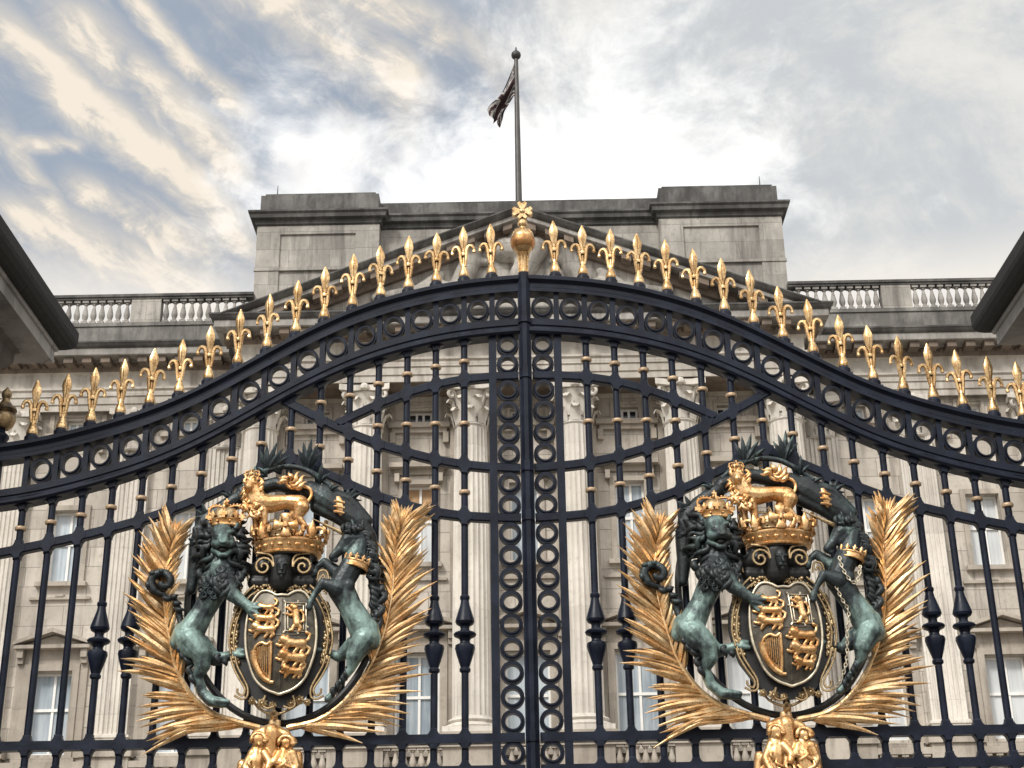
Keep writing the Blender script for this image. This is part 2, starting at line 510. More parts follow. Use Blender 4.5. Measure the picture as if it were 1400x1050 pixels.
kn.lathe([(.0205, 3.745), (.027, 3.738), (.027, 3.725), (.022, 3.715), (.026, 3.69), (.040, 3.645), (.050, 3.612), (.053, 3.597), (.046, 3.583), (.027, 3.572), (.024, 3.560),
          (.026, 3.548), (.056, 3.537), (.063, 3.528), (.058, 3.517), (.033, 3.505), (.026, 3.490), (.030, 3.478), (.052, 3.468), (.055, 3.452), (.047, 3.42), (.033, 3.375), (.024, 3.348), (.030, 3.340), (.030, 3.327), (.0205, 3.318)], n=18)
KNOP_ME = mesh_from(kn, 'knop', IRON, 30)

RINGZ = [5.238, 5.115, 4.950, 4.818, 4.686, 4.558, 4.383, 4.253] + [4.090-.1295*i for i in range(9)] + [2.888-.0]
RINGZ += [2.70-.132*i for i in range(17)]
Z_R1, Z_R2, Z_BOT = 2.968, 2.803, .35

rf = random.Random(31)
def leaf(side):
    nm = 'left' if side < 0 else 'right'
    lab = ('left leaf of the black iron gate, carrying the gilt urn finial at its meeting edge' if side < 0 else
           'right leaf of the black iron gate, its gilt spikes falling towards the right edge')
    root = thing('gate_leaf', lab, 'gate', (side*1.5, 0, 0), 'pair of iron gate leaves')
    off = (side*1.5, 0, 0)
    X = lambda x: side*x
    # arched band: moulded top rail, flat lower rail with moulding
    xs = [0.028+(XEND-.028)*i/110 for i in range(111)]
    top = [(X(x), FT(x)) for x in xs]
    def symp(h): # half profile (front) -> closed symmetric
        return [(-y, d) for y, d in h]+[(y, d) for y, d in reversed(h)]
    mb = MB()
    mb.sweep(top, symp([(.062, 0), (.066, -.006), (.066, -.026), (.052, -.034), (.042, -.044), (.042, -.070), (.050, -.078), (.050, -.100)]), True)
    o = mb.build('arch_top_rail', IRON, root, off, 30)
    mb = MB()
    low = [(X(x), FT(x)-.276) for x in xs]
    mb.sweep(low, symp([(.044, 0), (.044, -.040), (.036, -.046), (.036, -.054), (.054, -.062), (.062, -.074), (.062, -.088), (.050, -.100)]), True)
    mb.build('arch_lower_rail', IRON, root, off, 30)
    for k, x in enumerate(XK):
        mb = MB(); mb.box(X(x)-.0155, X(x)+.0155, -.03, .03, FT(x)-.285, FT(x)-.090)
        mb.build('mullion', IRON, root, off, 0)
        xr = x-SP/2
        r = link('ring', RING_ME, root, (X(xr if k else .107)-off[0], 0, FT(xr)-.188)); r.scale = (1, 1, 1.15)
        f = link('fleur_de_lis_finial', FIN_ME, root, (X(x)-off[0], 0, FT(x)+.045))
        f.rotation_euler = (rf.uniform(-.025, .025), rf.uniform(-.022, .022), rf.uniform(-.35, .35)); f.scale = (1, 1, rf.uniform(.97, 1.02))
        sl = (FT(x+.02)-FT(x-.02))/.04*side
        link('socket', SOCK_ME, f, (0, 0, 0))
    # curved cross rails
    tb = symp([(.020, .026), (.027, .019), (.027, -.019), (.020, -.026)])
    for fn, a, b in ((FA, .04, 1.085), (FB, .04, 1.40), (FC1, .04, 1.352), (FC2, 1.348, XEND)):
        pth = [(X(a+(b-a)*i/40), fn(a+(b-a)*i/40)) for i in range(41)]
        mb = MB(); mb.sweep(pth, tb); mb.build('curved_rail', IRON, root, off, 30)
    # straight rails
    for zc in (Z_R1, Z_R2, 1.05, Z_BOT):
        mb = MB(); hh = .024 if zc > 1.2 else .05
        a, b = sorted((X(.04), X(XEND)))
        mb.prism([(a, zc-hh), (b, zc-hh), (b, zc+hh), (a, zc+hh)], -.030, .030)
        mb.build('cross_rail', IRON, root, off, 30)
    # meeting stile and hanging stile, ring panel stile
    mb = MB()
    a, b = sorted((X(.002), X(.037)))
    zt = FT(0)-.002
    mb.box(a, b, -.045, .045, .12, zt)
    mb.build('meeting_stile', IRON, root, off, 0)
    mb = MB(); a, b = sorted((X(XEND-.045), X(XEND)))
    mb.box(a, b, -.05, .05, .12, FT(3.05)-.1); mb.build('hanging_stile', IRON, root, off, 0)
    mb = MB(); a, b = sorted((X(.168), X(.212)))
    mb.box(a, b, -.028, .028, .12, FT(.19)-.36); mb.build('ring_panel_stile', IRON, root, off, 0)
    for z in RINGZ:
        link('ring', RING2_ME, root, (X(.1025)-off[0], 0, z))
    # bars
    for k in range(1, 17):
        x = XK[k]; zt = FT(x)-BAND+.01
        cuts = [zt]
        if x < 1.08: cuts.append(FA(x))
        if x < 1.33: cuts.append(FB(x))
        cuts.append(FC(x))
        mb = MB()
        mb.lathe([(.0195, Z_BOT), (.0195, zt)], (X(x), 0, 0), 12)
        bar = mb.build('bar', IRON, root, off, 40)
        for i, zc in enumerate(cuts[1:]):
            if i == 0 and .95 < x < 1.08: continue
            fn = [g_ for g_ in ((FA if x < 1.08 else None), (FB if x < 1.33 else None), FC) if g_][i]
            joint(bar, X(x), zc, side*(fn(x+.01)-fn(x-.01))/.02, off)
        joint(bar, X(x), zt+.012, side*(FT(x+.01)-FT(x-.01))/.02, off, 1, 0)
        for zc in (Z_R1, Z_R2):
            joint(bar, X(x), zc, 0, off)
        for u, d in zip(cuts[:-1], cuts[1:]):
            if u-d > .16:
                link('collar', COLLAR_ME, bar, (X(x)-off[0], 0, (u+d)/2-.01))
        if k in (1, 2, 12, 13):
            link('knop', KNOP_ME, bar, (X(x)-off[0], 0, 0))
    return root, off

left_leaf, offL = leaf(-1)
right_leaf, offR = leaf(1)
# meeting post cover strip with caps + urn finial, carried by the left leaf
mb = MB()
for z0, z1, r in ((.12, 2.94, .030), (2.94, 3.0, .038), (3.0, 4.15, .030), (4.15, 4.21, .038), (4.21, 4.44, .030), (4.44, 4.50, .038), (4.50, 5.01, .030), (5.01, 5.07, .038), (5.07, 5.36, .030), (5.36, 5.40, .040), (5.40, 5.69, .033)):
    mb.lathe([(r, z0), (r, z1)], (0, -.045, 0), 8, PI/8)
mb.build('cover_strip', IRON, left_leaf, offL, 30)
u = MB()
zb = 5.69
u.lathe([(.034, 0), (.036, .012), (.030, .022), (.026, .035), (.025, .085), (.029, .125), (.040, .150), (.034, .158), (.050, .175), (.066, .205), (.071, .24), (.069, .268), (.058, .292), (.036, .310), (.022, .325), (.020, .335), (.029, .348), (.031, .365), (.022, .382), (.014, .392)], (0, 0, zb), 20)
for i in range(10):
    a = 2*PI*i/10
    c, s_ = math.cos(a), math.sin(a)
    u.tube([(c*.064, s_*.064, zb+.275), (c*.050, s_*.050, zb+.302), (c*.030, s_*.030, zb+.318)], [.004, .008, .004], 6)
    u.tube([(c*.027, s_*.027, zb+.03), (c*.026, s_*.026, zb+.09), (c*.031, s_*.031, zb+.13)], [.004, .005, .006], 6)
ub = u.build('urn_finial', GOLD, left_leaf, offL, 40)
u = MB()
u.lathe([(.062, -.045), (.0715, -.030), (.0755, -.008), (.0755, .008), (.073, .020)], (0, 0, zb+.236), 22)
u.build('urn_belt', COPPER, ub, offL, 40)
u = MB()   # flower-like cross on top
for ang, L in ((0, .05), (PI/2, .055), (PI, .05), (-PI/2, .04)):
    cx, cz = math.cos(ang), math.sin(ang)
    px_, pz_ = -cz, cx
    o0 = (0, zb+.44)
    pts = [(cx*.006+px_*.008, cz*.006+pz_*.008), (cx*L+px_*.030, cz*L+pz_*.030), (cx*(L+.012)+px_*.016, cz*(L+.012)+pz_*.016), (cx*L*.95, cz*L*.95),
           (cx*(L+.012)-px_*.016, cz*(L+.012)-pz_*.016), (cx*L-px_*.030, cz*L-pz_*.030), (cx*.006-px_*.008, cz*.006-pz_*.008)]
    u.prism([(o0[0]+a, o0[1]+b) for a, b in pts], -.020, .020)
t_ = MB(); t_.lathe([(max(.02*math.sin(PI*i/8), .001), -.02*math.cos(PI*i/8)) for i in range(9)], (0, -.012, zb+.44), 12)
u.add(t_.v, t_.f)
u.build('cross_flower', GOLD, ub, offL, 40)

# hanging posts with ball finials
def gate_post(side, label):
    root = thing('gate_post', label, 'gate post', (side*3.04, 0.02, 0), 'posts the gate leaves hang from')
    off = root.location
    mb = MB(); mb.lathe([(.06, 0), (.06, .3), (.045, .34), (.045, 4.60), (.06, 4.62), (.06, 4.655), (.05, 4.67), (.052, 4.71), (.062, 4.725), (.062, 4.74), (.04, 4.76), (.03, 4.79)], (side*3.04, .02, 0), 14)
    mb.build('post_shaft', IRON, root, off, 35)
    mb = MB(); mb.lathe([(.034, 0), (.055, .02), (.068, .055), (.066, .085), (.054, .098), (.064, .104), (.070, .118), (.064, .132), (.040, .152), (.024, .175), (.020, .19), (.028, .203), (.030, .22), (.024, .238), (.012, .25), (.004, .262)], (side*3.02, .02, 4.78), 16)
    mb.build('ball_finial', DARKGILT, root, off, 40)
    for z in (1.2, 2.9):
        mb = MB(); a, b = sorted((side*3.04, side*3.46)); mb.box(a, b, -.02, .06, z, z+.08); mb.build('hinge_strap', IRON, root, off, 0)
gate_post(-1, 'dark gate post with a gilt ball finial at the left edge of the gate')
gate_post(1, 'dark gate post with a gilt ball finial beside the right stone pier')

# ================================================================== COAT OF ARMS
US = 1/3.1818
def A(u_, v_, Y):
    p = at(170+u_*US, 580+v_*US, Y); p.x += .03*(p.z-3.5); return p
UM = .00117            # metres per sketch unit
arms = thing('coat_of_arms', 'bronze lion and unicorn coat of arms in gilt palms on the left gate leaf', 'coat of arms', (-1.335, -.03, 3.0), 'coats of arms mounted on the gate')
AO = arms.location.copy()
def R(v): return v*UM
def chain(*pts): return [(A(u_, v_, Y), r*UM) for u_, v_, Y, r in pts]
def ball(u_, v_, Y, rx, ry, rz): return (A(u_, v_, Y), (rx*UM, ry*UM, rz*UM))
def crv(pts, per=6): return catmull([A(*p) for p in pts], per)

# backing ring
mb = MB()
P = []
for i in range(72):
    a = 2*PI*i/72
    P.append(A(684+415*math.cos(a), 790+512*math.sin(a), -.045))
mb.tube(P, .019, 8, True, 1.0)
mb.build('backing_ring', BLACKB, arms, AO, 40)

# palm branches -----------------------------------------------------------
def palm(rib, side, seed):
    rnd = random.Random(seed)
    P = catmull([A(*p) for p in rib], 14)
    n = len(P)
    mb = MB()
    mb.tube(P, [.019*(1-.75*i/(n-1)) for i in range(n)], 8)
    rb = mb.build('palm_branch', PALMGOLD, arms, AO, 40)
    mb = MB()
    cnt = 84
    for sgn in (1, -1):
        for j in range(cnt):
            t = .04+.96*j/(cnt-1) if sgn == side else .40+.60*j/(cnt-1)
            if sgn != side and j % 3 == 0: continue
            i = min(n-2, int(t*(n-1))); T = (P[i+1]-P[max(0, i-1)]).normalized()
            nrm = Vector((-T.z, 0, T.x))*sgn
            outer = (sgn == side)
            ang = math.radians((14+120*t if t < .22 else 40.4-9*(t-.22)) if outer else (36-10*t))+rnd.uniform(-.12, .12)
            L = ((.345-.13*t) if outer else .165)*rnd.uniform(.78, 1.15)
            if outer and t < .3: L *= 1.15
            D = T*math.cos(ang)+nrm*math.sin(ang)
            lift = rnd.uniform(.0, .065)
            B = P[i]
            bend = nrm*(rnd.uniform(-.05, .10))*L
            grav = Vector((0, 0, (-.06 if .15 < t < .45 else .06 if t <= .15 else 0)*L))
            pts = []
            for q in range(6):
                s_ = q/5
                pts.append(B+D*L*s_+bend*s_*s_+grav*s_*s_+Vector((0, -lift*math.sin(PI*s_*.8), 0)))
            w0 = rnd.uniform(.0115, .018)
            mb.blade(pts, [w0*f for f in (.55, 1.0, 1.0, .85, .55, .06)], (nrm*math.cos(ang)-T*math.sin(ang)), rnd.uniform(.35, .6))
    # terminal leaflets
    T = (P[-1]-P[-6]).normalized(); nr = Vector((-T.z, 0, T.x))
    for a in (-30, -20, -11, -3, 5, 14, 24, 33):
        D = T*math.cos(math.radians(a))+nr*math.sin(math.radians(a)); L = .15*rnd.uniform(.85, 1.1)
        b0 = P[-4]; pts = [b0+D*L*q/5+Vector((0, -.02*math.sin(PI*q/5), 0)) for q in range(6)]
        mb.blade(pts, [.015*f for f in (.6, 1, 1, .8, .5, .06)], nr, .5)
    mb.build('leaflets', PALMGOLD, rb, AO, 50)
palm([(600, 1322, -.07), (480, 1290, -.08), (390, 1255, -.08), (300, 1180, -.08), (230, 1060, -.08), (195, 930, -.08), (172, 800, -.08), (168, 680, -.08), (185, 570, -.08), (205, 500, -.08)], 1, 3)
palm([(720, 1322, -.07), (850, 1290, -.08), (960, 1215, -.08), (1040, 1110, -.08), (1100, 990, -.08), (1138, 860, -.08), (1158, 730, -.08), (1163, 610, -.08), (1175, 500, -.08), (1190, 440, -.08)], -1, 5)
mb = MB(); mb.lathe([(.0, 0), (.03, .006), (.033, .03), (.030, .05), (.004, .056)], tuple(A(665, 1330, -.10)), 14, 0, .7)
mb.build('palm_knot', PALMGOLD, arms, AO, 40)

# lion --------------------------------------------------------------------
lion = sculpt('lion', [
    chain((420, 630, -.15, 78), (385, 730, -.15, 58), (338, 820, -.14, 52), (285, 910, -.13, 66)),
    chain((268, 925, -.13, 62), (300, 975, -.15, 60)),
    chain((290, 940, -.16, 58), (335, 1000, -.17, 48), (345, 1050, -.17, 36), (322, 1100, -.145, 25), (345, 1165, -.13, 25), (385, 1205, -.14, 26), (430, 1212, -.15, 24)),
    chain((410, 1215, -.15, 18), (455, 1222, -.16, 12)), chain((410, 1205, -.16, 17), (458, 1207, -.17, 12)),
    chain((330, 960, -.11, 50), (395, 1022, -.10, 32), (445, 1012, -.11, 24), (500, 995, -.13, 25)),
    chain((490, 985, -.13, 18), (522, 985, -.14, 12)), chain((490, 1003, -.14, 18), (524, 1006, -.15, 12)),
    chain((425, 670, -.185, 56), (465, 740, -.205, 36), (515, 778, -.21, 25), (545, 800, -.21, 25)),
    chain((545, 795, -.21, 16), (580, 778, -.22, 9)), chain((545, 800, -.22, 16), (590, 800, -.23, 9)), chain((545, 808, -.22, 16), (582, 828, -.23, 9)), chain((540, 812, -.21, 15), (562, 845, -.22, 9)),
    chain((470, 615, -.12, 46), (535, 632, -.10, 28), (575, 625, -.12, 22)),
    chain((575, 622, -.12, 14), (592, 605, -.13, 9)), chain((575, 630, -.13, 14), (598, 635, -.13, 9)),
    chain((414, 560, -.15, 66), (418, 640, -.15, 72)),
    # thigh muscle and knee bulges
    chain((250, 900, -.12, 40), (232, 950, -.12, 36)),
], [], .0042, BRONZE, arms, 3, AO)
head = sculpt('head', [
    chain((412, 478, -0.216, 55.0), (418, 502, -0.226, 49.5)),
    chain((402, 477, -0.253, 14.3), (409, 512, -0.288, 15.4)), chain((430, 477, -0.253, 14.3), (427, 512, -0.288, 15.4)),
    chain((403, 519, -0.280, 17.6), (434, 519, -0.280, 17.6)), chain((384, 523, -0.253, 19.8), (397, 523, -0.273, 17.6)), chain((453, 523, -0.253, 19.8), (437, 523, -0.273, 17.6)),
    chain((407, 569, -0.256, 13.2), (430, 569, -0.256, 13.2)), chain((380, 549, -0.228, 17.6), (407, 563, -0.248, 15.4)), chain((457, 549, -0.228, 17.6), (430, 563, -0.248, 15.4)),
    chain((375, 468, -0.240, 11.0), (397, 474, -0.260, 11.0)), chain((460, 468, -0.240, 11.0), (437, 474, -0.260, 11.0)),
    chain((359, 453, -0.216, 15.4), (353, 434, -0.216, 9.9)), chain((471, 453, -0.216, 15.4), (478, 434, -0.216, 9.9)),
    chain((384, 502, -0.243, 17.6), (380, 519, -0.238, 17.6)), chain((451, 502, -0.243, 17.6), (455, 519, -0.238, 17.6)),
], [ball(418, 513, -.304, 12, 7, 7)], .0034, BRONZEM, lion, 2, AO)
# mane
mo = MB(); mo.lathe([(max(R(21)*math.sin(PI*i/8), 1e-4), -R(12)*math.cos(PI*i/8)) for i in range(9)], tuple(A(417, 548, -.256)), 12)
mo.build('mouth', BLACKB, lion, AO, 60)
for eu in (393, 441):
    mo = MB(); mo.lathe([(max(R(7)*math.sin(PI*i/6), 1e-4), -R(5)*math.cos(PI*i/6)) for i in range(7)], tuple(A(eu, 485, -.272)), 8)
    mo.build('eye', BLACKB, lion, AO, 60)
rnd = random.Random(11)
mb = MB()
def lock(p0, p1, curl, r, Y0, Y1, seg=9):
    u0, v0 = p0; u1, v1 = p1; pts = []; rs = []
    dx, dy = u1-u0, v1-v0; L = math.hypot(dx, dy); nx, ny = -dy/L, dx/L
    for i in range(seg):
        t = i/(seg-1)
        w = curl*math.sin(t*PI*1.7)*L
        pts.append(A(u0+dx*t+nx*w, v0+dy*t+ny*w, Y0+(Y1-Y0)*t-.012*math.sin(PI*t)))
        rs.append(R(r)*(.75+.5*math.sin(PI*min(1, t*1.15)))*(1-.75*max(0, t-.6)/.4))
    mb.tube(pts, rs, 7)
for layer, (r0, r1, Y0, Y1, n) in enumerate(((56, 112, -.215, -.18, 22), (78, 140, -.20, -.13, 24), (60, 125, -.17, -.09, 20))):
    for i in range(n):
        a = 2*PI*i/n+rnd.uniform(-.1, .1)
        if -2.1 < a-2*PI*round(a/(2*PI)) < -1.05 and layer != 2: r1x = r0+12
        elif 1.0 < a < 2.14 and layer == 0: continue
        else: r1x = r1
        down = .45 if math.sin(a) > -.3 else .1
        u0, v0 = 417+math.cos(a)*r0, 512+math.sin(a)*r0*1.1
        u1, v1 = 417+math.cos(a)*r1x*rnd.uniform(.85, 1.08), 525+math.sin(a)*r1x*1.1+down*60
        lock((u0, v0), (u1, v1), rnd.choice((-.22, .22))*rnd.uniform(.6, 1.2), rnd.uniform(10, 15), Y0, Y1)
for i in range(46):
    u0 = rnd.uniform(335, 500); v0 = rnd.uniform(612, 695)
    if u0 > 455 and v0 > 660: continue
    edge = abs(u0-418)/85
    Yc = -.225+.075*edge**2
    lock((u0, v0), (u0+rnd.uniform(-28, 22), v0+rnd.uniform(40, 80)), rnd.choice((-.3, .3)), rnd.uniform(10, 16), Yc, Yc+.006)
for i in range(12):   # scroll curls at the hem of the mane
    u0, v0 = [(345, 700), (372, 725), (340, 745), (400, 715), (430, 690), (455, 685), (470, 700), (385, 745), (360, 690), (418, 735), (440, 715), (330, 715)][i]
    sp = [A(u0+(18-1.1*j)*math.cos(j*.75+i), v0+(18-1.1*j)*math.sin(j*.75+i), -.222+.0003*j) for j in range(14)]
    mb.tube(sp, [R(7.5)]*13+[R(3)], 6)
mb.build('mane', BRONZED, lion, AO, 60)
# belly tufts, leg fringe
mb = MB()
for u0, v0, u1, v1 in ((250, 960, 245, 1010), (262, 985, 268, 1040), (280, 1000, 290, 1060), (300, 1050, 290, 1110), (312, 1085, 300, 1140), (420, 1000, 405, 1050), (450, 1022, 440, 1050)):
    if u0 == 420: mb.build('leg_fur', BRONZED, lion, AO, 60); mb = MB()
    lock((u0, v0), (u1, v1), .25, 11, -.16, -.15)
mb.build('leg_fur', BRONZED, lion, AO, 60)
mb = MB()
P = crv([(252, 905, -.12), (240, 850, -.11), (228, 800, -.11), (205, 760, -.11), (170, 742, -.11), (125, 725, -.12), (108, 690, -.12), (125, 655, -.12), (165, 648, -.12), (192, 672, -.13), (185, 702, -.13), (158, 705, -.14), (150, 685, -.14)], 6)
n = len(P); mb.tube(P, [R(15+6*math.sin(PI*i/n)*(1 if i > n*.4 else .3)) for i in range(n-1)]+[R(6)], 9)
for u0, v0, u1, v1 in ((215, 765, 240, 790), (225, 790, 252, 820), (200, 745, 228, 752), (175, 742, 190, 775), (110, 690, 85, 715), (120, 660, 100, 640), (150, 650, 150, 628)):
    lock((u0, v0), (u1, v1), .25, 11, -.12, -.13)
mb.build('tail', BRONZED, lion, AO, 60)

def crown(name, uc, vb, w, h, Y, mat, parent, tall=1.0):
    """small arched royal crown, base centre (uc,vb)"""
    c = A(uc, vb, Y); rx = R(w/2); ry = rx*.75; H = R(h)
    mb = MB()
    mb.lathe([(rx*.86, 0), (rx*.93, H*.05), (rx*.90, H*.10), (rx*.98, H*.22), (rx*1.03, H*.27), (rx*.96, H*.31), (rx*.80, H*.31)], tuple(c), 24, 0, .75)
    for i in range(8):
        a = 2*PI*i/8-PI/2
        px_, py_ = c.x+rx*1.02*math.cos(a), c.y+ry*1.02*math.sin(a)
        if i % 2 == 0:   # cross
            mb.box(px_-rx*.10, px_+rx*.10, py_-.006, py_+.006, c.z+H*.28, c.z+H*.62)
            mb.box(px_-rx*.24, px_+rx*.24, py_-.007, py_+.007, c.z+H*.38, c.z+H*.52)
        else:            # fleur
            mb.tube([(px_, py_, c.z+H*.28), (px_, py_, c.z+H*.46), (px_, py_, c.z+H*.60)], [rx*.07, rx*.14, rx*.03], 6)
            for s_ in (-1, 1):
                mb.tube([(px_, py_, c.z+H*.34), (px_+s_*rx*.14, py_, c.z+H*.46), (px_+s_*rx*.22, py_, c.z+H*.40)], [rx*.06, rx*.08, rx*.04], 6)
        t = MB(); rr = rx*.085
        t.lathe([(max(rr*math.sin(PI*q/6), 1e-4), -rr*math.cos(PI*q/6)) for q in range(7)], (c.x+rx*math.cos(a+.4), c.y+ry*math.sin(a+.4), c.z+H*.165), 8)
        mb.add(t.v, t.f)
    for i in range(4):
        a = 2*PI*i/4-PI/2
        pts = [(c.x+rx*math.cos(a)*f, c.y+ry*math.sin(a)*f, c.z+H*g) for f, g in ((1.0, .55), (1.08, .72), (.85, .86), (.45, .88), (0, .80))]
        P = catmull(pts, 4); mb.tube(P, rx*.085, 7)
        for q in P[2:-2:2]:
            t = MB(); rr = rx*.075
            t.lathe([(max(rr*math.sin(PI*w_/5), 1e-4), -rr*math.cos(PI*w_/5)) for w_ in range(6)], (q.x, q.y, q.z+rx*.09), 7); mb.add(t.v, t.f)
    t = MB(); rr = rx*.17
    t.lathe([(max(rr*math.sin(PI*q/6), 1e-4), -rr*math.cos(PI*q/6)) for q in range(7)], (c.x, c.y, c.z+H*.93), 10); mb.add(t.v, t.f)
    mb.box(c.x-rx*.05, c.x+rx*.05, c.y-.004, c.y+.004, c.z+H*.98, c.z+H*1.18)
    mb.box(c.x-rx*.15, c.x+rx*.15, c.y-.005, c.y+.005, c.z+H*1.05, c.z+H*1.11)
    ob = mb.build(name, mat, parent, AO, 45)
    mb = MB(); mb.lathe([(rx*.80, H*.2), (rx*.80, H*.55), (rx*.6, H*.75), (rx*.2, H*.82)], tuple(c), 16, 0, .75)
    mb.build('velvet_cap', DULLGOLD, ob, AO, 50)
    return ob
crown('lion_crown', 425, 452, 150, 122, -.19, ORGOLD, lion)

# unicorn -----------------------------------------------------------------
uni = sculpt('unicorn', [
    chain((935, 715, -.17, 62), (980, 795, -.16, 54), (1025, 870, -.155, 62), (1048, 925, -.15, 62)),
    chain((940, 690, -.17, 56), (990, 600, -.16, 54), (1012, 520, -.155, 46)),
    chain((1005, 500, -.16, 42), (965, 500, -.175, 38), (925, 548, -.18, 25), (896, 578, -.18, 19)),
    chain((985, 520, -.17, 36), (955, 545, -.18, 24)),
    chain((895, 588, -.18, 11), (910, 592, -.18, 12)),
    chain((920, 715, -.205, 44), (858, 690, -.225, 22), (822, 740, -.225, 14), (806, 778, -.225, 15)),
    chain((806, 775, -.225, 17), (800, 798, -.225, 16)),
    chain((925, 655, -.13, 38), (862, 600, -.13, 21), (828, 622, -.13, 14), (818, 655, -.13, 16)),
    chain((1045, 935, -.175, 58), (1005, 1005, -.18, 42), (990, 1062, -.17, 22), (958, 1110, -.16, 15), (915, 1170, -.155, 14), (895, 1195, -.155, 18)),
    chain((1000, 965, -.12, 48), (935, 1012, -.11, 24), (870, 985, -.12, 16), (840, 985, -.125, 18)),
    chain((985, 452, -.17, 12), (975, 418, -.17, 5)), chain((1018, 455, -.15, 12), (1022, 420, -.15, 5)),
    chain((970, 700, -.20, 30), (950, 760, -.195, 26)),
    chain((1060, 890, -.15, 50), (1075, 940, -.15, 46)),
], [ball(948, 500, -.212, 9, 6, 8)], .0042, BRONZE, arms, 3, AO)
mb = MB()
P = [A(945-145*t, 478-68*t, -.175-.01*t) for t in [i/16 for i in range(17)]]
mb.tube(P, [R(11)*(1-.85*i/16)*(1+.12*(i % 2)) for i in range(17)], 8)
mb.build('horn', DULLGOLD, uni, AO, 30)
mb = MB()
for i in range(26):
    t = i/25
    u0 = 1000+60*math.sin(PI*t*.55)+rnd.uniform(-6, 6); v0 = 440+200*t
    lock((u0, v0), (u0+rnd.uniform(25, 60), v0+rnd.uniform(35, 70)), rnd.choice((-.3, .3)), rnd.uniform(9, 14), -.18+.02*t, -.13)
for i in range(12):
    u0 = 945+rnd.uniform(0, 75); v0 = 440+rnd.uniform(-5, 20)
    lock((u0, v0), (u0+rnd.uniform(-30, 25), v0+rnd.uniform(10, 35)), .3, rnd.uniform(8, 11), -.2, -.21)
mb.build('mane', BRONZED, uni, AO, 60)
mb = MB()
for i in range(16):
    t = i/15
    u0 = 1085+12*math.sin(t*5); v0 = 660+210*t
    lock((u0, v0), (u0+rnd.uniform(-25, 30), v0+rnd.uniform(45, 85)), rnd.choice((-.35, .35)), rnd.uniform(10, 16), -.12, -.11)
P = crv([(1085, 920, -.12), (1110, 860, -.11), (1098, 780, -.11), (1080, 710, -.11), (1100, 650, -.12), (1075, 630, -.12)], 6)
mb.tube(P, R(16), 8)
mb.build('tail', BRONZED, uni, AO, 60)
mb = MB()
for i, (u0, v0) in enumerate(((985, 1075), (972, 1095), (950, 1125), (930, 1150), (995, 1050))):
    lock((u0, v0), (u0-25, v0+35), .3, 9, -.17, -.16)
mb.build('fetlock_hair', BRONZED, uni, AO, 60)
# collar: coronet round the neck
ca = A(1000, 618, -.16); axis = (A(1012, 520, -.155)-A(965, 680, -.165)).normalized()
e1 = Vector((0, 1, 0))-axis*axis.y; e1.normalize(); e2 = axis.cross(e1)
mb = MB(); rc = R(60)
for h, rr in ((-R(12), R(6)), (R(14), R(6))):
    mb.tube([ca+axis*h+(e1*math.cos(2*PI*i/28)+e2*math.sin(2*PI*i/28))*rc for i in range(28)], rr, 8, True)
vs = []; fs = []
for i in range(28):
    d = (e1*math.cos(2*PI*i/28)+e2*math.sin(2*PI*i/28))
    vs += [ca+d*rc-axis*R(12), ca+d*rc*1.02+axis*R(14)]
fs = [(2*i, 2*((i+1) % 28), 2*((i+1) % 28)+1, 2*i+1) for i in range(28)]
mb.add(vs, fs)
for i in range(12):
    d = (e1*math.cos(2*PI*i/12)+e2*math.sin(2*PI*i/12)); b0 = ca+d*rc*1.03+axis*R(14); tdir = axis.cross(d)
    mb.tube([b0, b0+axis*R(14), b0+axis*R(30)+d*R(4)], [R(5), R(9), R(2)], 6)
    mb.tube([b0+axis*R(16)-tdir*R(11), b0+axis*R(16)+tdir*R(11)], R(4.5), 6)
mb.build('collar', ORGOLD, uni, AO, 50)
mb = MB()
def links(pts, nlink):
    P = catmull([A(*p) for p in pts], 12)
    d = [0]
    for a, b in zip(P[:-1], P[1:]): d.append(d[-1]+(b-a).length)
    for j in range(nlink):
        s0, s1 = d[-1]*j/nlink, d[-1]*(j+1.25)/nlink
        def pos(s):
            s = min(s, d[-1]); i = int(np.searchsorted(d, s)); i = max(1, min(i, len(P)-1))
            t = (s-d[i-1])/max(1e-9, d[i]-d[i-1]); return P[i-1].lerp(P[i], t)
        a, b = pos(s0), pos(s1); c = (a+b)/2; tdir = (b-a).normalized(); L = (b-a).length/2
        w = tdir.cross(Vector((0, -1, 0))) if j % 2 == 0 else (tdir.cross(Vector((0, -1, 0)))*.4+Vector((0, -.9, 0)))
        w.normalize()
        mb.tube([c+tdir*L*math.cos(q*PI/5)+w*R(6.5)*math.sin(q*PI/5) for q in range(10)], R(2.8), 5, True)
links([(930, 610, -.235), (935, 660, -.245), (962, 712, -.245), (985, 728, -.24), (1005, 700, -.235), (1022, 650, -.215)], 15)
mb.build('chain', SILVER, uni, AO, 50); mb = MB()
links([(905, 735, -.225), (925, 790, -.215), (955, 850, -.2), (940, 940, -.2), (930, 1050, -.19), (905, 1130, -.18), (870, 1190, -.16)], 30)
mb.build('chain', SILVER, uni, AO, 50)

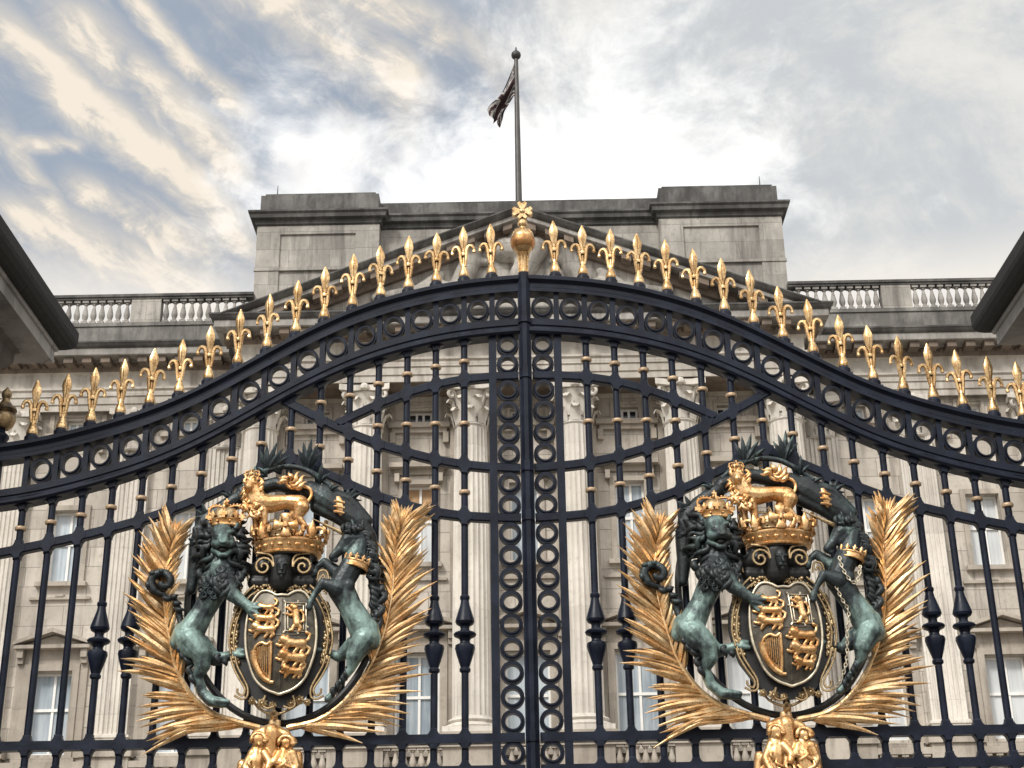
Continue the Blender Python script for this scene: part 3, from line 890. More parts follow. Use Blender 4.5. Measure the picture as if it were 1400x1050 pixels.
# shield ------------------------------------------------------------------
half = [(0, 168), (25, 170), (42, 160), (66, 152), (95, 158), (122, 190), (142, 240), (152, 300), (154, 360), (148, 420), (132, 475), (112, 526), (85, 560), (52, 583), (20, 595), (0, 601)]
SU = 681
outl = [(SU+x, y+573) for x, y in half]+[(SU-x, y+573) for x, y in reversed(half[1:-1])]
def sh_y(u_, v_):
    dx = (u_-SU)/155; dy = (v_-930)/230
    return -.178-.055*max(0.0, 1-dx*dx*.95-dy*dy*.8)
mb = MB()
RINGSN = 9; n = len(outl); vs = []; fs = []
for k in range(RINGSN+1):
    s_ = 1-k/RINGSN
    if k == RINGSN:
        vs.append(A(SU, 930, sh_y(SU, 930)))
    else:
        for u_, v_ in outl:
            uu, vv = SU+(u_-SU)*s_, 930+(v_-930)*s_
            vs.append(A(uu, vv, sh_y(uu, vv)))
for k in range(RINGSN-1):
    for i in range(n):
        j = (i+1) % n; fs.append((k*n+i, k*n+j, (k+1)*n+j, (k+1)*n+i))
for i in range(n): fs.append(((RINGSN-1)*n+i, (RINGSN-1)*n+(i+1) % n, RINGSN*n))
mb.add(vs, fs)
bk = [A(u_, v_, -.145) for u_, v_ in outl]
mb.add([A(u_, v_, sh_y(u_, v_)) for u_, v_ in outl]+bk, [(i, (i+1) % n, n+(i+1) % n, n+i) for i in range(n)]+[tuple(range(2*n-1, n-1, -1))])
shield = mb.build('shield', FIELD, arms, AO, 40)
rim = catmull([A(u_, v_, sh_y(u_, v_)-.006) for u_, v_ in outl], 3, True)
mb = MB(); mb.tube(rim, R(6.5), 8, True); mb.build('shield_rim', SILVER, shield, AO, 50)
mb = MB()  # cross lines between quarters
for pts in ([(SU, 760), (SU, 850), (SU-1, 960), (SU, 1060), (SU, 1150)], [(SU-140, 915), (SU-60, 915), (SU, 916), (SU+60, 915), (SU+140, 915)]):
    mb.tube([A(u_, v_, sh_y(u_, v_)-.002) for u_, v_ in pts], R(5), 6, flat=.5)
mb.build('quarter_bars', FIELD, shield, AO, 50)

def passant(uc, vc, s_):
    """little lion walking left, as capsule chains"""
    q = lambda x, y, r, o=0: (uc+x*s_, vc+y*s_, sh_y(uc+x*s_, vc+y*s_)-.010-o, r*s_)
    ch = [[q(-20, -3, 11), q(5, -1, 9), q(24, -2, 10)], [q(-26, -10, 10, .006), q(-34, -14, 9, .010)], [q(-36, -10, 6, .012), q(-44, -8, 4, .012)],
          [q(-20, 4, 7), q(-30, 16, 5), q(-34, 24, 4)], [q(-26, 0, 6), q(-42, 6, 4), q(-52, 2, 4)], [q(22, 4, 8), q(28, 16, 5), q(20, 25, 4)], [q(14, 4, 7), q(8, 16, 4.5), q(0, 25, 4)],
          [q(30, -6, 4), q(42, -14, 3.5), q(46, -28, 3.5), q(36, -34, 4)], [q(-34, -24, 4, .008), q(-30, -16, 5, .008)], [q(-22, -20, 5), q(-16, -8, 6)]]
    return [[(A(a, b, Y), r*UM*1.42) for a, b, Y, r in c] for c in ch]
chs = []
for vv in (798, 846, 894): chs += passant(611, vv, 1.30 if vv > 810 else 1.1)
for vv in (955, 1016, 1074): chs += passant(741, vv, (1.45 if vv < 1050 else 1.1))
sculpt('three_lions', chs, [], .0026, ORGOLD, shield, 1, AO)
# rampant lion inside its frame
q = lambda x, y, r, o=0: (A(740+x*1.25, 836+y*1.12, sh_y(740+x, 836+y)-.010-o), r*UM*1.6)
sculpt('rampant_lion', [[q(2, -20, 11), q(4, 5, 10), q(8, 28, 11)], [q(-2, -34, 11, .006), q(-10, -40, 8, .01)], [q(0, -15, 6), q(-18, -26, 4.5), q(-28, -34, 4.5)], [q(0, -8, 6), q(-16, -4, 4.5), q(-28, -10, 4.5)],
        [q(8, 28, 9), q(-4, 40, 6), q(-8, 52, 5), q(-16, 54, 4)], [q(10, 30, 9), q(20, 44, 6), q(16, 56, 5)], [q(16, 25, 4), q(30, 18, 4), q(30, -6, 4), q(22, -22, 5)]], [], .0026, ORGOLD, shield, 1, AO)
mb = MB()
for ex in (0, 14):
    a, b, c_, d_ = 695-ex*.6+4, 792+ex*.6, 765-ex, 905+ex*.1
    L = [(703+ex*-1, 775-ex), (785+ex, 778-ex), (788+ex, 900+ex), (700-ex, 893+ex)]
    L = [(700-ex*.8+8, 778-ex*.7+8), (776+ex*.8, 780-ex*.7+8), (779+ex*.8, 892+ex*.7), (702-ex*.8+8, 888+ex*.7)]
    pts = []
    for i in range(4):
        p, r_ = L[i], L[(i+1) % 4]
        for t in range(5): pts.append((p[0]+(r_[0]-p[0])*t/5, p[1]+(r_[1]-p[1])*t/5))
    mb.tube([A(u_, v_, sh_y(u_, v_)-.005) for u_, v_ in pts], R(3.2), 6, True)
    if ex:
        for i in list(range(0, 20, 3)):
            u_, v_ = pts[i]; dx, dy = u_-742, v_-836; L_ = math.hypot(dx, dy)
            mb.tube([A(u_, v_, sh_y(u_, v_)-.005), A(u_+dx/L_*12, v_+dy/L_*12, sh_y(u_, v_)-.005)], [R(4), R(5)], 6)
mb.build('tressure', SILVER, shield, AO, 50)
mb = MB()  # harp
H = lambda x, y, o=.008: A(x, y, sh_y(x, y)-o)
mb.tube([H(640, 945), H(640, 1010), H(639, 1070), H(637, 1118)], R(7), 8)
mb.tube([H(628, 1120), H(655, 1122)], R(8), 8)
mb.tube(catmull([H(640, 945), H(620, 958), H(600, 950), H(578, 962), H(566, 985)], 5), R(8), 8)
mb.tube(catmull([H(566, 985), H(570, 1030), H(590, 1075), H(615, 1105), H(637, 1118)], 5), [R(17-.3*i) for i in range(21)], 8)
for i in range(7):
    x = 580+8.5*i; mb.tube([H(x, 962+(4 if i < 3 else -4), .006), H(x+2, 1030+11*i, .006)], R(2.6), 5)
mb.build('harp', ORGOLD, shield, AO, 50)
mb = MB(); mb.add([H(566, 975, .003), H(636, 952, .003), H(636, 1110, .003), H(606, 1095, .003), H(578, 1040, .003)], [(0, 1, 2, 3, 4)]); mb.build('harp_ground', ORGOLD, shield, AO, 0)

# cartouche behind the shield ---------------------------------------------
ch_half = [(0, 700), (60, 690), (110, 690), (150, 720), (185, 780), (215, 860), (222, 930), (210, 1010), (190, 1080), (150, 1140), (110, 1195), (60, 1230), (0, 1235)]
co = [(SU+x, y) for x, y in ch_half]+[(SU-x, y) for x, y in reversed(ch_half[1:-1])]
mb = MB(); n = len(co)
mb.add([A(u_, v_, -.135) for u_, v_ in co]+[A(u_, v_, -.075) for u_, v_ in co], [tuple(range(n)), tuple(range(2*n-1, n-1, -1))]+[(i, n+i, n+(i+1) % n, (i+1) % n) for i in range(n)])
cart = mb.build('cartouche', BLACKB, arms, AO, 30)
for s_ in (-1, 1):
    mb = MB()
    for path in ([(120, 700), (165, 745), (205, 830), (225, 930), (215, 1000)], [(100, 720), (150, 760), (188, 840), (205, 930), (196, 1000)],
                 [(215, 1010), (205, 1050), (180, 1100), (150, 1150), (158, 1180), (180, 1170), (182, 1150)], [(196, 1010), (186, 1050), (160, 1100), (138, 1145), (140, 1185), (165, 1195), (195, 1180)],
                 [(150, 680), (160, 640), (190, 640), (200, 680), (190, 740)], [(164, 670), (178, 655), (188, 690), (180, 730)],
                 [(60, 1180), (70, 1220), (48, 1235), (20, 1225)]):
        mb.tube(crv([(SU+s_*x, y, -.150) for x, y in path], 6), R(5.5), 7)
    mb.build('scroll_edge', DULLGOLD, cart, AO, 50)
rn2 = random.Random(21)
for s_ in (-1, 1):
    mb = MB()
    for i in range(110):
        t = i/109; u_ = SU+s_*(185+18*math.sin(t*3))+rn2.uniform(-14, 14); v_ = 770+270*t
        r = rn2.uniform(5, 11)
        c_ = A(u_, v_, -.140)
        mb.lathe([(max(R(r)*math.sin(PI*q/5), 1e-4), -R(r)*math.cos(PI*q/5)*1.2) for q in range(6)], tuple(c_), 7)
    mb.build('relief_fruit', DULLGOLD, cart, AO, 60); mb = MB()
    for i in range(44):
        u_ = SU+s_*rn2.uniform(20, 125); v_ = 712+rn2.uniform(-20, 18)+abs(u_-SU)*.10
        c_ = A(u_, v_, -.150); r = rn2.uniform(5, 10)
        mb.lathe([(max(R(r)*math.sin(PI*q/5), 1e-4), -R(r)*math.cos(PI*q/5)) for q in range(6)], tuple(c_), 7)
    mb.build('relief_fruit', DULLGOLD, cart, AO, 60)
# flowers below the shield
fl = MB()
for (u0, v0, r0) in ((610, 1215, 30), (655, 1222, 22), (735, 1215, 24), (770, 1200, 28), (565, 1205, 22), (805, 1210, 20)):
    c_ = A(u0, v0, -.14)
    for k in range(7):
        a = 2*PI*k/7+u0
        p = c_+Vector((math.cos(a)*R(r0)*.8, -.004, math.sin(a)*R(r0)*.8))
        fl.tube([c_, (c_+p)/2+Vector((0, -.010, 0)), p], [R(5), R(r0*.33), R(4)], 7, flat=.5)
    t = MB(); t.lathe([(max(R(r0*.3)*math.sin(PI*q/6), 1e-4), -R(r0*.3)*math.cos(PI*q/6)) for q in range(7)], (c_.x, c_.y-.012, c_.z), 9); fl.add(t.v, t.f)
fl.tube(crv([(560, 1190, -.12), (600, 1240, -.12), (665, 1262, -.13), (730, 1240, -.12), (790, 1200, -.12)], 6), R(6), 7)
c_ = A(662, 1265, -.14)
for k in range(5):
    a = 2*PI*k/5+.3; p = c_+Vector((math.cos(a)*R(24), 0, math.sin(a)*R(24)))
    fl.tube([c_, (c_+p)/2+Vector((0, -.012, 0)), p], [R(6), R(12), R(5)], 7, flat=.5)
fl.build('rose_and_thistle_flowers', DULLGOLD, arms, AO, 60)

# helm with volutes -------------------------------------------------------
helm = sculpt('helm', [chain((678, 590, -.15, 62), (676, 640, -.15, 58), (676, 680, -.14, 60)), chain((600, 620, -.13, 45), (560, 640, -.11, 35)), chain((755, 620, -.13, 45), (800, 640, -.11, 35)),
                       chain((600, 580, -.12, 40), (760, 580, -.12, 40)), chain((560, 690, -.11, 35), (800, 690, -.11, 35))], [], .006, BLACKB, arms, 3, AO)
sculpt('face_mask', [chain((676, 605, -.235, 30), (676, 640, -.235, 24)), chain((676, 612, -.265, 6), (676, 630, -.275, 8)), chain((657, 606, -.255, 7), (668, 606, -.262, 6)), chain((684, 606, -.262, 6), (695, 606, -.255, 7)),
                     chain((664, 646, -.262, 6), (688, 646, -.262, 6)), chain((676, 660, -.25, 11), (676, 664, -.25, 10))], [], .003, BRONZED, helm, 1, AO)
for s_, cu in ((1, 768), (-1, 596)):
    mb = MB()
    sp = [A(cu+s_*(-44+2.0*j)*math.cos(j*.52), 620+(44-2.0*j)*math.sin(-j*.52), -.205) for j in range(20)]
    mb.tube(sp, R(6.5), 7)
    mb.tube(crv([(cu-s_*44, 620, -.205), (cu-s_*42, 585, -.2), (cu-s_*20, 565, -.2), (cu+s_*30, 560, -.19)], 5), R(6.5), 7)
    mb.build('volute', DULLGOLD, helm, AO, 50)

# great crown -------------------------------------------------------------
cc = A(705, 583, -.11); RX, RY = R(158), R(118)
def arc_pts(rx, ry, z, n=40, full=True): return [(cc.x+rx*math.cos(2*PI*i/n), cc.y+ry*math.sin(2*PI*i/n), cc.z+z) for i in range(n)]
mb = MB()
prof = [(.86, 0), (.95, .004), (.97, .012), (.92, .018), (.94, .024), (1.0, .055), (1.02, .060), (1.05, .066), (1.05, .074), (1.0, .080), (.90, .080)]
vs = []; fs = []; n = 48; k = len(prof)
for r, z in prof:
    for i in range(n):
        a = 2*PI*i/n; vs.append((cc.x+RX*r*math.cos(a), cc.y+RY*r*math.sin(a), cc.z+z*1.05))
for j in range(k-1):
    for i in range(n): fs.append((j*n+i, j*n+(i+1) % n, (j+1)*n+(i+1) % n, (j+1)*n+i))
fs.append(tuple(range(n-1, -1, -1)))
mb.add(vs, fs)
for i in range(24):
    a = 2*PI*i/24+.1; w = RX*.085
    p = Vector((cc.x+RX*.985*math.cos(a), cc.y+RY*.985*math.sin(a), cc.z+.042))
    tn = Vector((-RX*math.sin(a), RY*math.cos(a), 0)).normalized()
    if i % 2: mb.tube([p-tn*w, p-tn*w*.5, p+tn*w*.5, p+tn*w], [.003, .011, .011, .003], 7)
    else: mb.tube([p-Vector((0, 0, .012)), p, p+Vector((0, 0, .012))], [.003, .010, .003], 7)
gc = mb.build('great_crown', ORGOLD, arms, AO, 45)
mb = MB(); mb.lathe([(RX*.84, 0), (RX*.84, .02), (RX*.5, .03)], (cc.x, cc.y, cc.z-.004), 24, 0, RY/RX); mb.build('crown_lining', BLACKB, gc, AO, 40)
for i in range(8):
    mb = MB(); K = 1.5
    a = 2*PI*i/8-PI/2; px_, py_, pz_ = cc.x+RX*1.0*math.cos(a), cc.y+RY*1.0*math.sin(a), cc.z+.080
    tn = Vector((-RX*math.sin(a), RY*math.cos(a), 0)).normalized(); o_ = Vector((px_, py_, pz_)); od = Vector((math.cos(a), math.sin(a), 0)); out = od*.012
    if i % 2 == 0:   # cross pattee built of tapering arms
        ctr = o_+Vector((0, 0, .042*K))+out
        for d in (Vector((0, 0, 1)), Vector((0, 0, -1)), tn, -tn):
            mb.tube([ctr, ctr+d*.020*K, ctr+d*.040*K, ctr+d*.044*K], [.007*K, .012*K, .022*K, .014*K], 8, flat=.4, ref=tuple(od))
        mb.tube([ctr-Vector((0, 0, .012))+out, ctr+Vector((0, 0, .012))+out], .013, 8)
        mb.build('crown_cross', ORGOLD, gc, AO, 50)
    else:
        K = 1.5
        mb.tube([o_, o_+Vector((0, 0, .03*K))+out*.5, o_+Vector((0, 0, .065*K))+out], [.012*K, .020*K, .004], 8)
        for s_ in (-1, 1):
            mb.tube(catmull([o_+Vector((0, 0, .012)), o_+tn*s_*.02*K+Vector((0, 0, .040*K))+out*.5, o_+tn*s_*.040*K+Vector((0, 0, .038*K))+out, o_+tn*s_*.038*K+Vector((0, 0, .02*K))+out], 4), .011, 7)
        mb.tube([o_-tn*.022*K+Vector((0, 0, .012)), o_+tn*.022*K+Vector((0, 0, .012))], .010, 7)
        mb.build('crown_fleuron', ORGOLD, gc, AO, 50)
crown('crown_arches', 668, 498, 120, 100, -.15, DULLGOLD, gc)

# crest lion standing on the crown ----------------------------------------
crest = sculpt('crest_lion', [
    chain((575, 345, -.175, 52), (620, 348, -.17, 44), (690, 338, -.17, 34), (745, 346, -.17, 42)),
    chain((560, 340, -.18, 53), (545, 300, -.19, 46), (535, 268, -.20, 38)),
    chain((528, 262, -.225, 26), (522, 272, -.25, 19)), chain((510, 258, -.22, 12), (548, 258, -.22, 12)),
    chain((520, 285, -.235, 13), (530, 287, -.235, 13)),
    chain((582, 375, -.195, 28), (592, 425, -.195, 17), (592, 470, -.195, 16)), chain((592, 476, -.2, 16), (578, 482, -.215, 13)),
    chain((555, 375, -.155, 28), (560, 430, -.155, 17), (562, 475, -.155, 15), (548, 482, -.165, 13)),
    chain((755, 362, -.19, 38), (738, 405, -.19, 22), (769, 440, -.19, 14), (756, 474, -.19, 13)), chain((756, 478, -.19, 14), (738, 484, -.205, 12)),
    chain((735, 368, -.15, 32), (708, 412, -.15, 18), (732, 446, -.15, 12), (720, 478, -.15, 12)), chain((720, 480, -.15, 12), (704, 484, -.16, 11)),
    chain((512, 240, -.2, 12), (508, 228, -.2, 7)), chain((556, 242, -.2, 12), (560, 230, -.2, 7)),
], [], .0036, ORGOLD, arms, 2, AO)
mb = MB()
for i in range(70):
    a = rnd.uniform(0, 2*PI); rr = rnd.uniform(28, 56)
    u0, v0 = 540+rr*math.cos(a)*.9, 300+rr*math.sin(a)*1.5
    if 500 < u0 < 555 and 245 < v0 < 290: continue
    Yc = -.228+.06*((u0-545)/60)**2
    lock((u0, v0), (u0+rnd.uniform(-14, 14), v0+rnd.uniform(22, 48)), rnd.choice((-.3, .3)), rnd.uniform(6, 9), Yc, Yc+.01, 7)
mb.build('mane', ORGOLD, crest, AO, 60)
mb = MB()
P = crv([(775, 345, -.16), (795, 310, -.15), (785, 280, -.15), (750, 270, -.15), (715, 278, -.16), (690, 265, -.16), (680, 240, -.16)], 6)
mb.tube(P, [R(9)]*len(P), 8)
for (u0, v0, u1, v1) in ((715, 262, 770, 232), (705, 262, 762, 252), (700, 255, 745, 215), (690, 250, 655, 225), (690, 258, 645, 245), (700, 245, 700, 208), (720, 270, 775, 262)):
    lock((u0, v0), (u1, v1), .2, 11, -.165, -.17, 8)
mb.build('tail', ORGOLD, crest, AO, 60)
crown('crest_crown', 535, 238, 62, 44, -.195, ORGOLD, crest)

# mantling and leaf sprays ------------------------------------------------
mant = sculpt('mantling', [
    chain((790, 290, -.09, 50), (850, 330, -.09, 62), (930, 380, -.09, 62), (1000, 430, -.09, 55), (1050, 500, -.085, 42), (1070, 600, -.08, 30)),
    chain((840, 290, -.11, 34), (960, 330, -.11, 30), (1040, 420, -.10, 28)),
    chain((820, 360, -.10, 34), (900, 400, -.11, 30), (960, 440, -.10, 26)),
    chain((470, 330, -.08, 40), (400, 380, -.08, 44), (340, 430, -.08, 48), (310, 520, -.08, 44), (300, 620, -.08, 36), (285, 720, -.08, 24)),
    chain((500, 300, -.07, 40), (640, 260, -.06, 34), (790, 290, -.07, 40)),
    chain((300, 460, -.11, 22), (330, 560, -.11, 24)),
], [], .006, BRONZED, arms, 2, AO)
mb = MB(); rn3 = random.Random(5)
def leafspray(base, tip, w, n, spread):
    b0 = A(*base); t0 = A(*tip); D = t0-b0; L = D.length; D.normalize(); sd = Vector((-D.z, 0, D.x))
    for i in range(n):
        a = (i-(n-1)/2)/max(1, (n-1)/2)*spread
        d = D*math.cos(a)+sd*math.sin(a); l = L*(1-.35*abs(a)/max(spread, .01)*.8)
        pts = [b0+d*l*q/6+Vector((0, -.025*math.sin(PI*q/6)-.01*(i % 2), 0))+sd*math.sin(a)*.1*l*(q/6)**2 for q in range(7)]
        mb.blade(pts, [w*f for f in (.4, .8, 1.0, 1.0, .8, .5, .05)], sd, .5)
for bs, tp, w, n, sp in (((600, 215, -.08), (640, 75, -.10), .016, 5, .55), ((775, 200, -.08), (790, 60, -.10), .016, 5, .5), ((560, 260, -.09), (545, 185, -.11), .013, 3, .5), ((600, 230, -.09), (560, 190, -.1), .012, 3, .6),
                         ((830, 260, -.1), (840, 170, -.11), .012, 3, .6), ((960, 340, -.1), (1010, 280, -.11), .014, 4, .7), ((1010, 400, -.1), (1070, 360, -.1), .012, 3, .6), ((350, 420, -.09), (300, 350, -.1), .014, 4, .7),
                         ((320, 520, -.1), (265, 480, -.1), .014, 4, .7), ((310, 600, -.1), (270, 580, -.1), .012, 3, .6), ((450, 330, -.09), (400, 300, -.1), .012, 3, .6), ((640, 190, -.08), (700, 140, -.09), .012, 3, .6),
                         ((1050, 520, -.1), (1090, 470, -.1), .012, 3, .6), ((870, 300, -.12), (920, 270, -.13), .012, 3, .6), ((660, 220, -.07), (620, 150, -.08), .012, 3, .5)):
    if bs[0] in (1050, 1010): continue
    leafspray(bs, tp, w, n, sp)
mb.tube(crv([(500, 270, -.08), (570, 215, -.09), (640, 190, -.09), (700, 185, -.09), (770, 200, -.09), (850, 250, -.1), (950, 330, -.1)], 6), R(14), 8)
mb.build('acanthus_leaves', BRONZE, mant, AO, 50)
mb = MB()
c_ = A(920, 362, -.135)
mb.tube([c_+Vector((-.012, 0, .055)), c_+Vector((0, -.01, .02)), c_+Vector((.004, -.012, -.02)), c_+Vector((.014, 0, -.055))], [.018, .026, .024, .014], 8)
for z in (.03, 0, -.03): mb.tube([c_+Vector((-.028, -.022, z)), c_+Vector((0, -.036, z-.008)), c_+Vector((.028, -.022, z-.012))], .007, 6)
mb.build('mantling_clasp', ORGOLD, mant, AO, 50)

# gilt cherub group below -------------------------------------------------
cher = sculpt('cherub_group', [
    chain((600, 1370, -.14, 36), (602, 1385, -.14, 34)), chain((600, 1410, -.13, 34), (590, 1470, -.13, 48), (585, 1540, -.12, 50)),
    chain((575, 1430, -.15, 22), (545, 1490, -.15, 20), (560, 1545, -.17, 18)), chain((625, 1430, -.16, 20), (650, 1470, -.18, 17), (640, 1500, -.19, 15)),
    chain((720, 1385, -.14, 32), (722, 1398, -.14, 30)), chain((715, 1420, -.13, 34), (705, 1480, -.14, 46), (720, 1550, -.13, 50)),
    chain((745, 1430, -.15, 20), (765, 1490, -.15, 18), (740, 1530, -.17, 16)), chain((690, 1430, -.16, 18), (668, 1470, -.18, 16)),
    chain((655, 1340, -.13, 40), (655, 1450, -.12, 40), (655, 1560, -.11, 60)), chain((560, 1560, -.13, 44), (640, 1590, -.15, 40), (740, 1575, -.14, 46)),
    chain((530, 1480, -.11, 24), (520, 1540, -.11, 22)), chain((770, 1440, -.11, 22), (775, 1540, -.11, 24)),
    chain((640, 1600, -.14, 60), (650, 1700, -.12, 70), (655, 1850, -.10, 60)),
    chain((590, 1350, -.13, 26), (655, 1325, -.12, 26), (715, 1352, -.13, 24)),
], [ball(600, 1392, -.185, 8, 7, 6), ball(722, 1404, -.178, 8, 7, 6)], .0045, ORGOLD, arms, 1, AO)
mb = MB(); rn4 = random.Random(9)
for u0, v0 in ((600, 1368), (720, 1380)):
    for i in range(16):
        a = PI+PI*i/15
        lock((u0+20*math.cos(a), v0+20*math.sin(a)), (u0+44*math.cos(a), v0+40*math.sin(a)+12), .3, 8, -.165, -.15, 7)
    mb.build('hair', ORGOLD, cher, AO, 60); mb = MB()
for i in range(30):
    u0 = rn4.uniform(535, 770); v0 = rn4.uniform(1440, 1620)
    lock((u0, v0), (u0+rn4.uniform(-25, 25), v0+rn4.uniform(40, 80)), rn4.choice((-.25, .25)), rn4.uniform(6, 10), -.178, -.175, 8)
mb.build('drapery_folds', ORGOLD, cher, AO, 60)

arms2 = copy_tree(arms)
for o in list(uni.children):
    if o.name.startswith('chain'): bpy.data.objects.remove(o)
arms2.location = (AO.x+2.672, AO.y, AO.z-.004)
arms2['label'] = 'bronze lion and unicorn coat of arms in gilt palms on the right gate leaf'

# ================================================================== STONE GATE PIERS
def pier(side, label):
    root = thing('stone_pier', label, 'pier', (side*4.26, 0, 0), 'stone piers flanking the gate')
    off = root.location; cx = 4.26*side
    # square mitred profile: list of (half size, z)
    def square_lathe(prof, name, mat, cut=0):
        mb = MB(); vs = []; fs = []
        for h, z in prof: vs += [(cx-h, -h, z), (cx+h, -h, z), (cx+h, h, z), (cx-h, h, z)]
        k = len(prof)
        for j in range(k-1):
            for i in range(4): fs.append((j*4+i, j*4+(i+1) % 4, (j+1)*4+(i+1) % 4, (j+1)*4+i))
        fs.append((3, 2, 1, 0)); fs.append(tuple((k-1)*4+i for i in range(4)))
        mb.add(vs, fs); return mb.build(name, mat, root, off, 0)
    square_lathe([(.95, 0), (.95, .5), (.86, .56), (.80, .62), (.80, 5.42)], 'shaft', PIERST)
    square_lathe([(.81, 5.42), (.84, 5.44), (.84, 5.50), (.86, 5.53), (.90, 5.57), (.92, 5.60), (.92, 5.66), (.95, 5.685)], 'bed_moulding', PIERST)
    square_lathe([(1.115, 5.685), (1.115, 5.765), (1.13, 5.77), (1.135, 5.795)], 'fascia', PIERLT)
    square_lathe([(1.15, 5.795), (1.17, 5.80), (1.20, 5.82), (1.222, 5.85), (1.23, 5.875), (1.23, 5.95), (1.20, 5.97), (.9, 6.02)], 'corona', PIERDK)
    square_lathe([(.7, 6.015), (.7, 6.4), (.62, 6.45), (.3, 6.7)], 'cap_block', PIERST)
pier(-1, 'stone gate pier with a dark projecting cornice at the left edge')
pier(1, 'stone gate pier with a dark projecting cornice at the right edge')

# ================================================================== THE PALACE
pal = thing('palace', 'long pale stone palace front with fluted columns, pediment and attic behind the gate', 'palace', (0.0, 34, 0))
PO = pal.location.copy()
YW, YC, YR = 34.0, 32.0, 33.2       # wing wall, centre entablature face, recessed centre wall

def wall_holes(name, x0, x1, z0, z1, Y, holes, mat, depth=.35, parent=pal):
    xs = sorted({x0, x1, *[h[0] for h in holes], *[h[1] for h in holes]})
    zs = sorted({z0, z1, *[h[2] for h in holes], *[h[3] for h in holes]})
    mb = MB(); vi = {}
    def V(i, j):
        if (i, j) not in vi: vi[(i, j)] = len(mb.v); mb.v.append((xs[i], Y, zs[j]))
        return vi[(i, j)]
    for i in range(len(xs)-1):
        for j in range(len(zs)-1):
            cx, cz = (xs[i]+xs[i+1])/2, (zs[j]+zs[j+1])/2
            if any(h[0] < cx < h[1] and h[2] < cz < h[3] for h in holes): continue
            mb.f.append((V(i, j), V(i+1, j), V(i+1, j+1), V(i, j+1))); mb.mi.append(0)
    for a, b, c, d in holes:
        vs = [(a, Y, c), (b, Y, c), (b, Y, d), (a, Y, d), (a, Y+depth, c), (b, Y+depth, c), (b, Y+depth, d), (a, Y+depth, d)]
        mb.add(vs, [(0, 4, 5, 1), (1, 5, 6, 2), (2, 6, 7, 3), (3, 7, 4, 0)])
    return mb.build(name, mat, parent, PO, 0, False)

rw = random.Random(4)
def window(cx, z0, z1, w, Y, style, pane=PANE, blind=None):
    """sash window set into the wall opening"""
    a, b = cx-w/2, cx+w/2; Yg = Y+.26; fr = .06
    mb = MB()
    mb.box(a, a+fr, Yg-.05, Yg+.03, z0, z1); mb.box(b-fr, b, Yg-.05, Yg+.03, z0, z1)
    mb.box(a+fr, b-fr, Yg-.05, Yg+.03, z1-fr, z1); mb.box(a+fr, b-fr, Yg-.05, Yg+.03, z0, z0+fr)
    if style == 'small':
        for t in (1/3, 2/3):
            x = a+fr+(w-2*fr)*t; mb.box(x-.035, x+.035, Yg-.045, Yg+.02, z0+fr, z1-fr)
    else:
        zm = (z0+z1)/2+.05*(z1-z0); mb.box(a+fr, b-fr, Yg-.06, Yg+.02, zm-.04, zm+.04)
        xm = cx+w*.04; mb.box(xm-.035, xm+.035, Yg-.045, Yg+.02, z0+fr, z1-fr)
    f = mb.build('window', PAINTW, pal, PO, 0)
    mb = MB(); mb.add([(a+.02, Yg, z0+.02), (b-.02, Yg, z0+.02), (b-.02, Yg, z1-.02), (a+.02, Yg, z1-.02)], [(0, 1, 2, 3)])
    mb.build('pane', pane if pane is PANED else rw.choice((pane, PANE, PANEW, PANEB)), f, PO, 0)
    if blind:
        mb = MB(); mb.add([(a+.05, Yg-.01, z1-blind), (b-.05, Yg-.01, z1-blind), (b-.05, Yg-.01, z1-.04), (a+.05, Yg-.01, z1-.04)], [(0, 1, 2, 3)]); mb.build('blind', BLIND, f, PO, 0)
    return f

def surround_main(cx, z0, z1, w, Y):
    """architrave, consoles and triangular pediment"""
    mb = MB(); a, b = cx-w/2, cx+w/2
    for s_, e in ((a-.22, a-.02), (b+.02, b+.22)): mb.box(s_, e, Y-.10, Y+.02, z0-.1, z1+.22)
    mb.box(a-.02, b+.02, Y-.10, Y+.02, z1+.03, z1+.22)
    for s_, e in ((a-.44, a-.225), (b+.225, b+.44)):
        mb.box(s_, e, Y-.06, Y+.02, z0-.1, z1+.22)
        mb.box(s_+.02, e-.02, Y-.26, Y+.02, z1+.38, z1+.62)
        mb.box(s_+.02, e-.02, Y-.18, Y+.02, z1+.225, z1+.38)
    mb.box(a-.22, b+.22, Y-.04, Y+.02, z1+.225, z1+.62)
    zz = z1+.625
    mb.box(a-.50, b+.50, Y-.34, Y+.02, zz, zz+.10)
    mb.prism([(a-.46, zz+.103), (b+.46, zz+.103), (cx, zz+.40)], Y-.10, Y+.02)
    for s_ in (-1, 1):
        xe = cx+s_*(w/2+.52)
        mb.prism([(xe, zz+.105), (cx, zz+.46), (cx, zz+.58), (xe, zz+.20)], Y-.38-.002*s_, Y+.02)
    mb.box(a-.30, b+.30, Y-.16, Y+.02, z0-.22, z0-.1)
    return mb.build('window_surround', TRIM, pal, PO, 0)

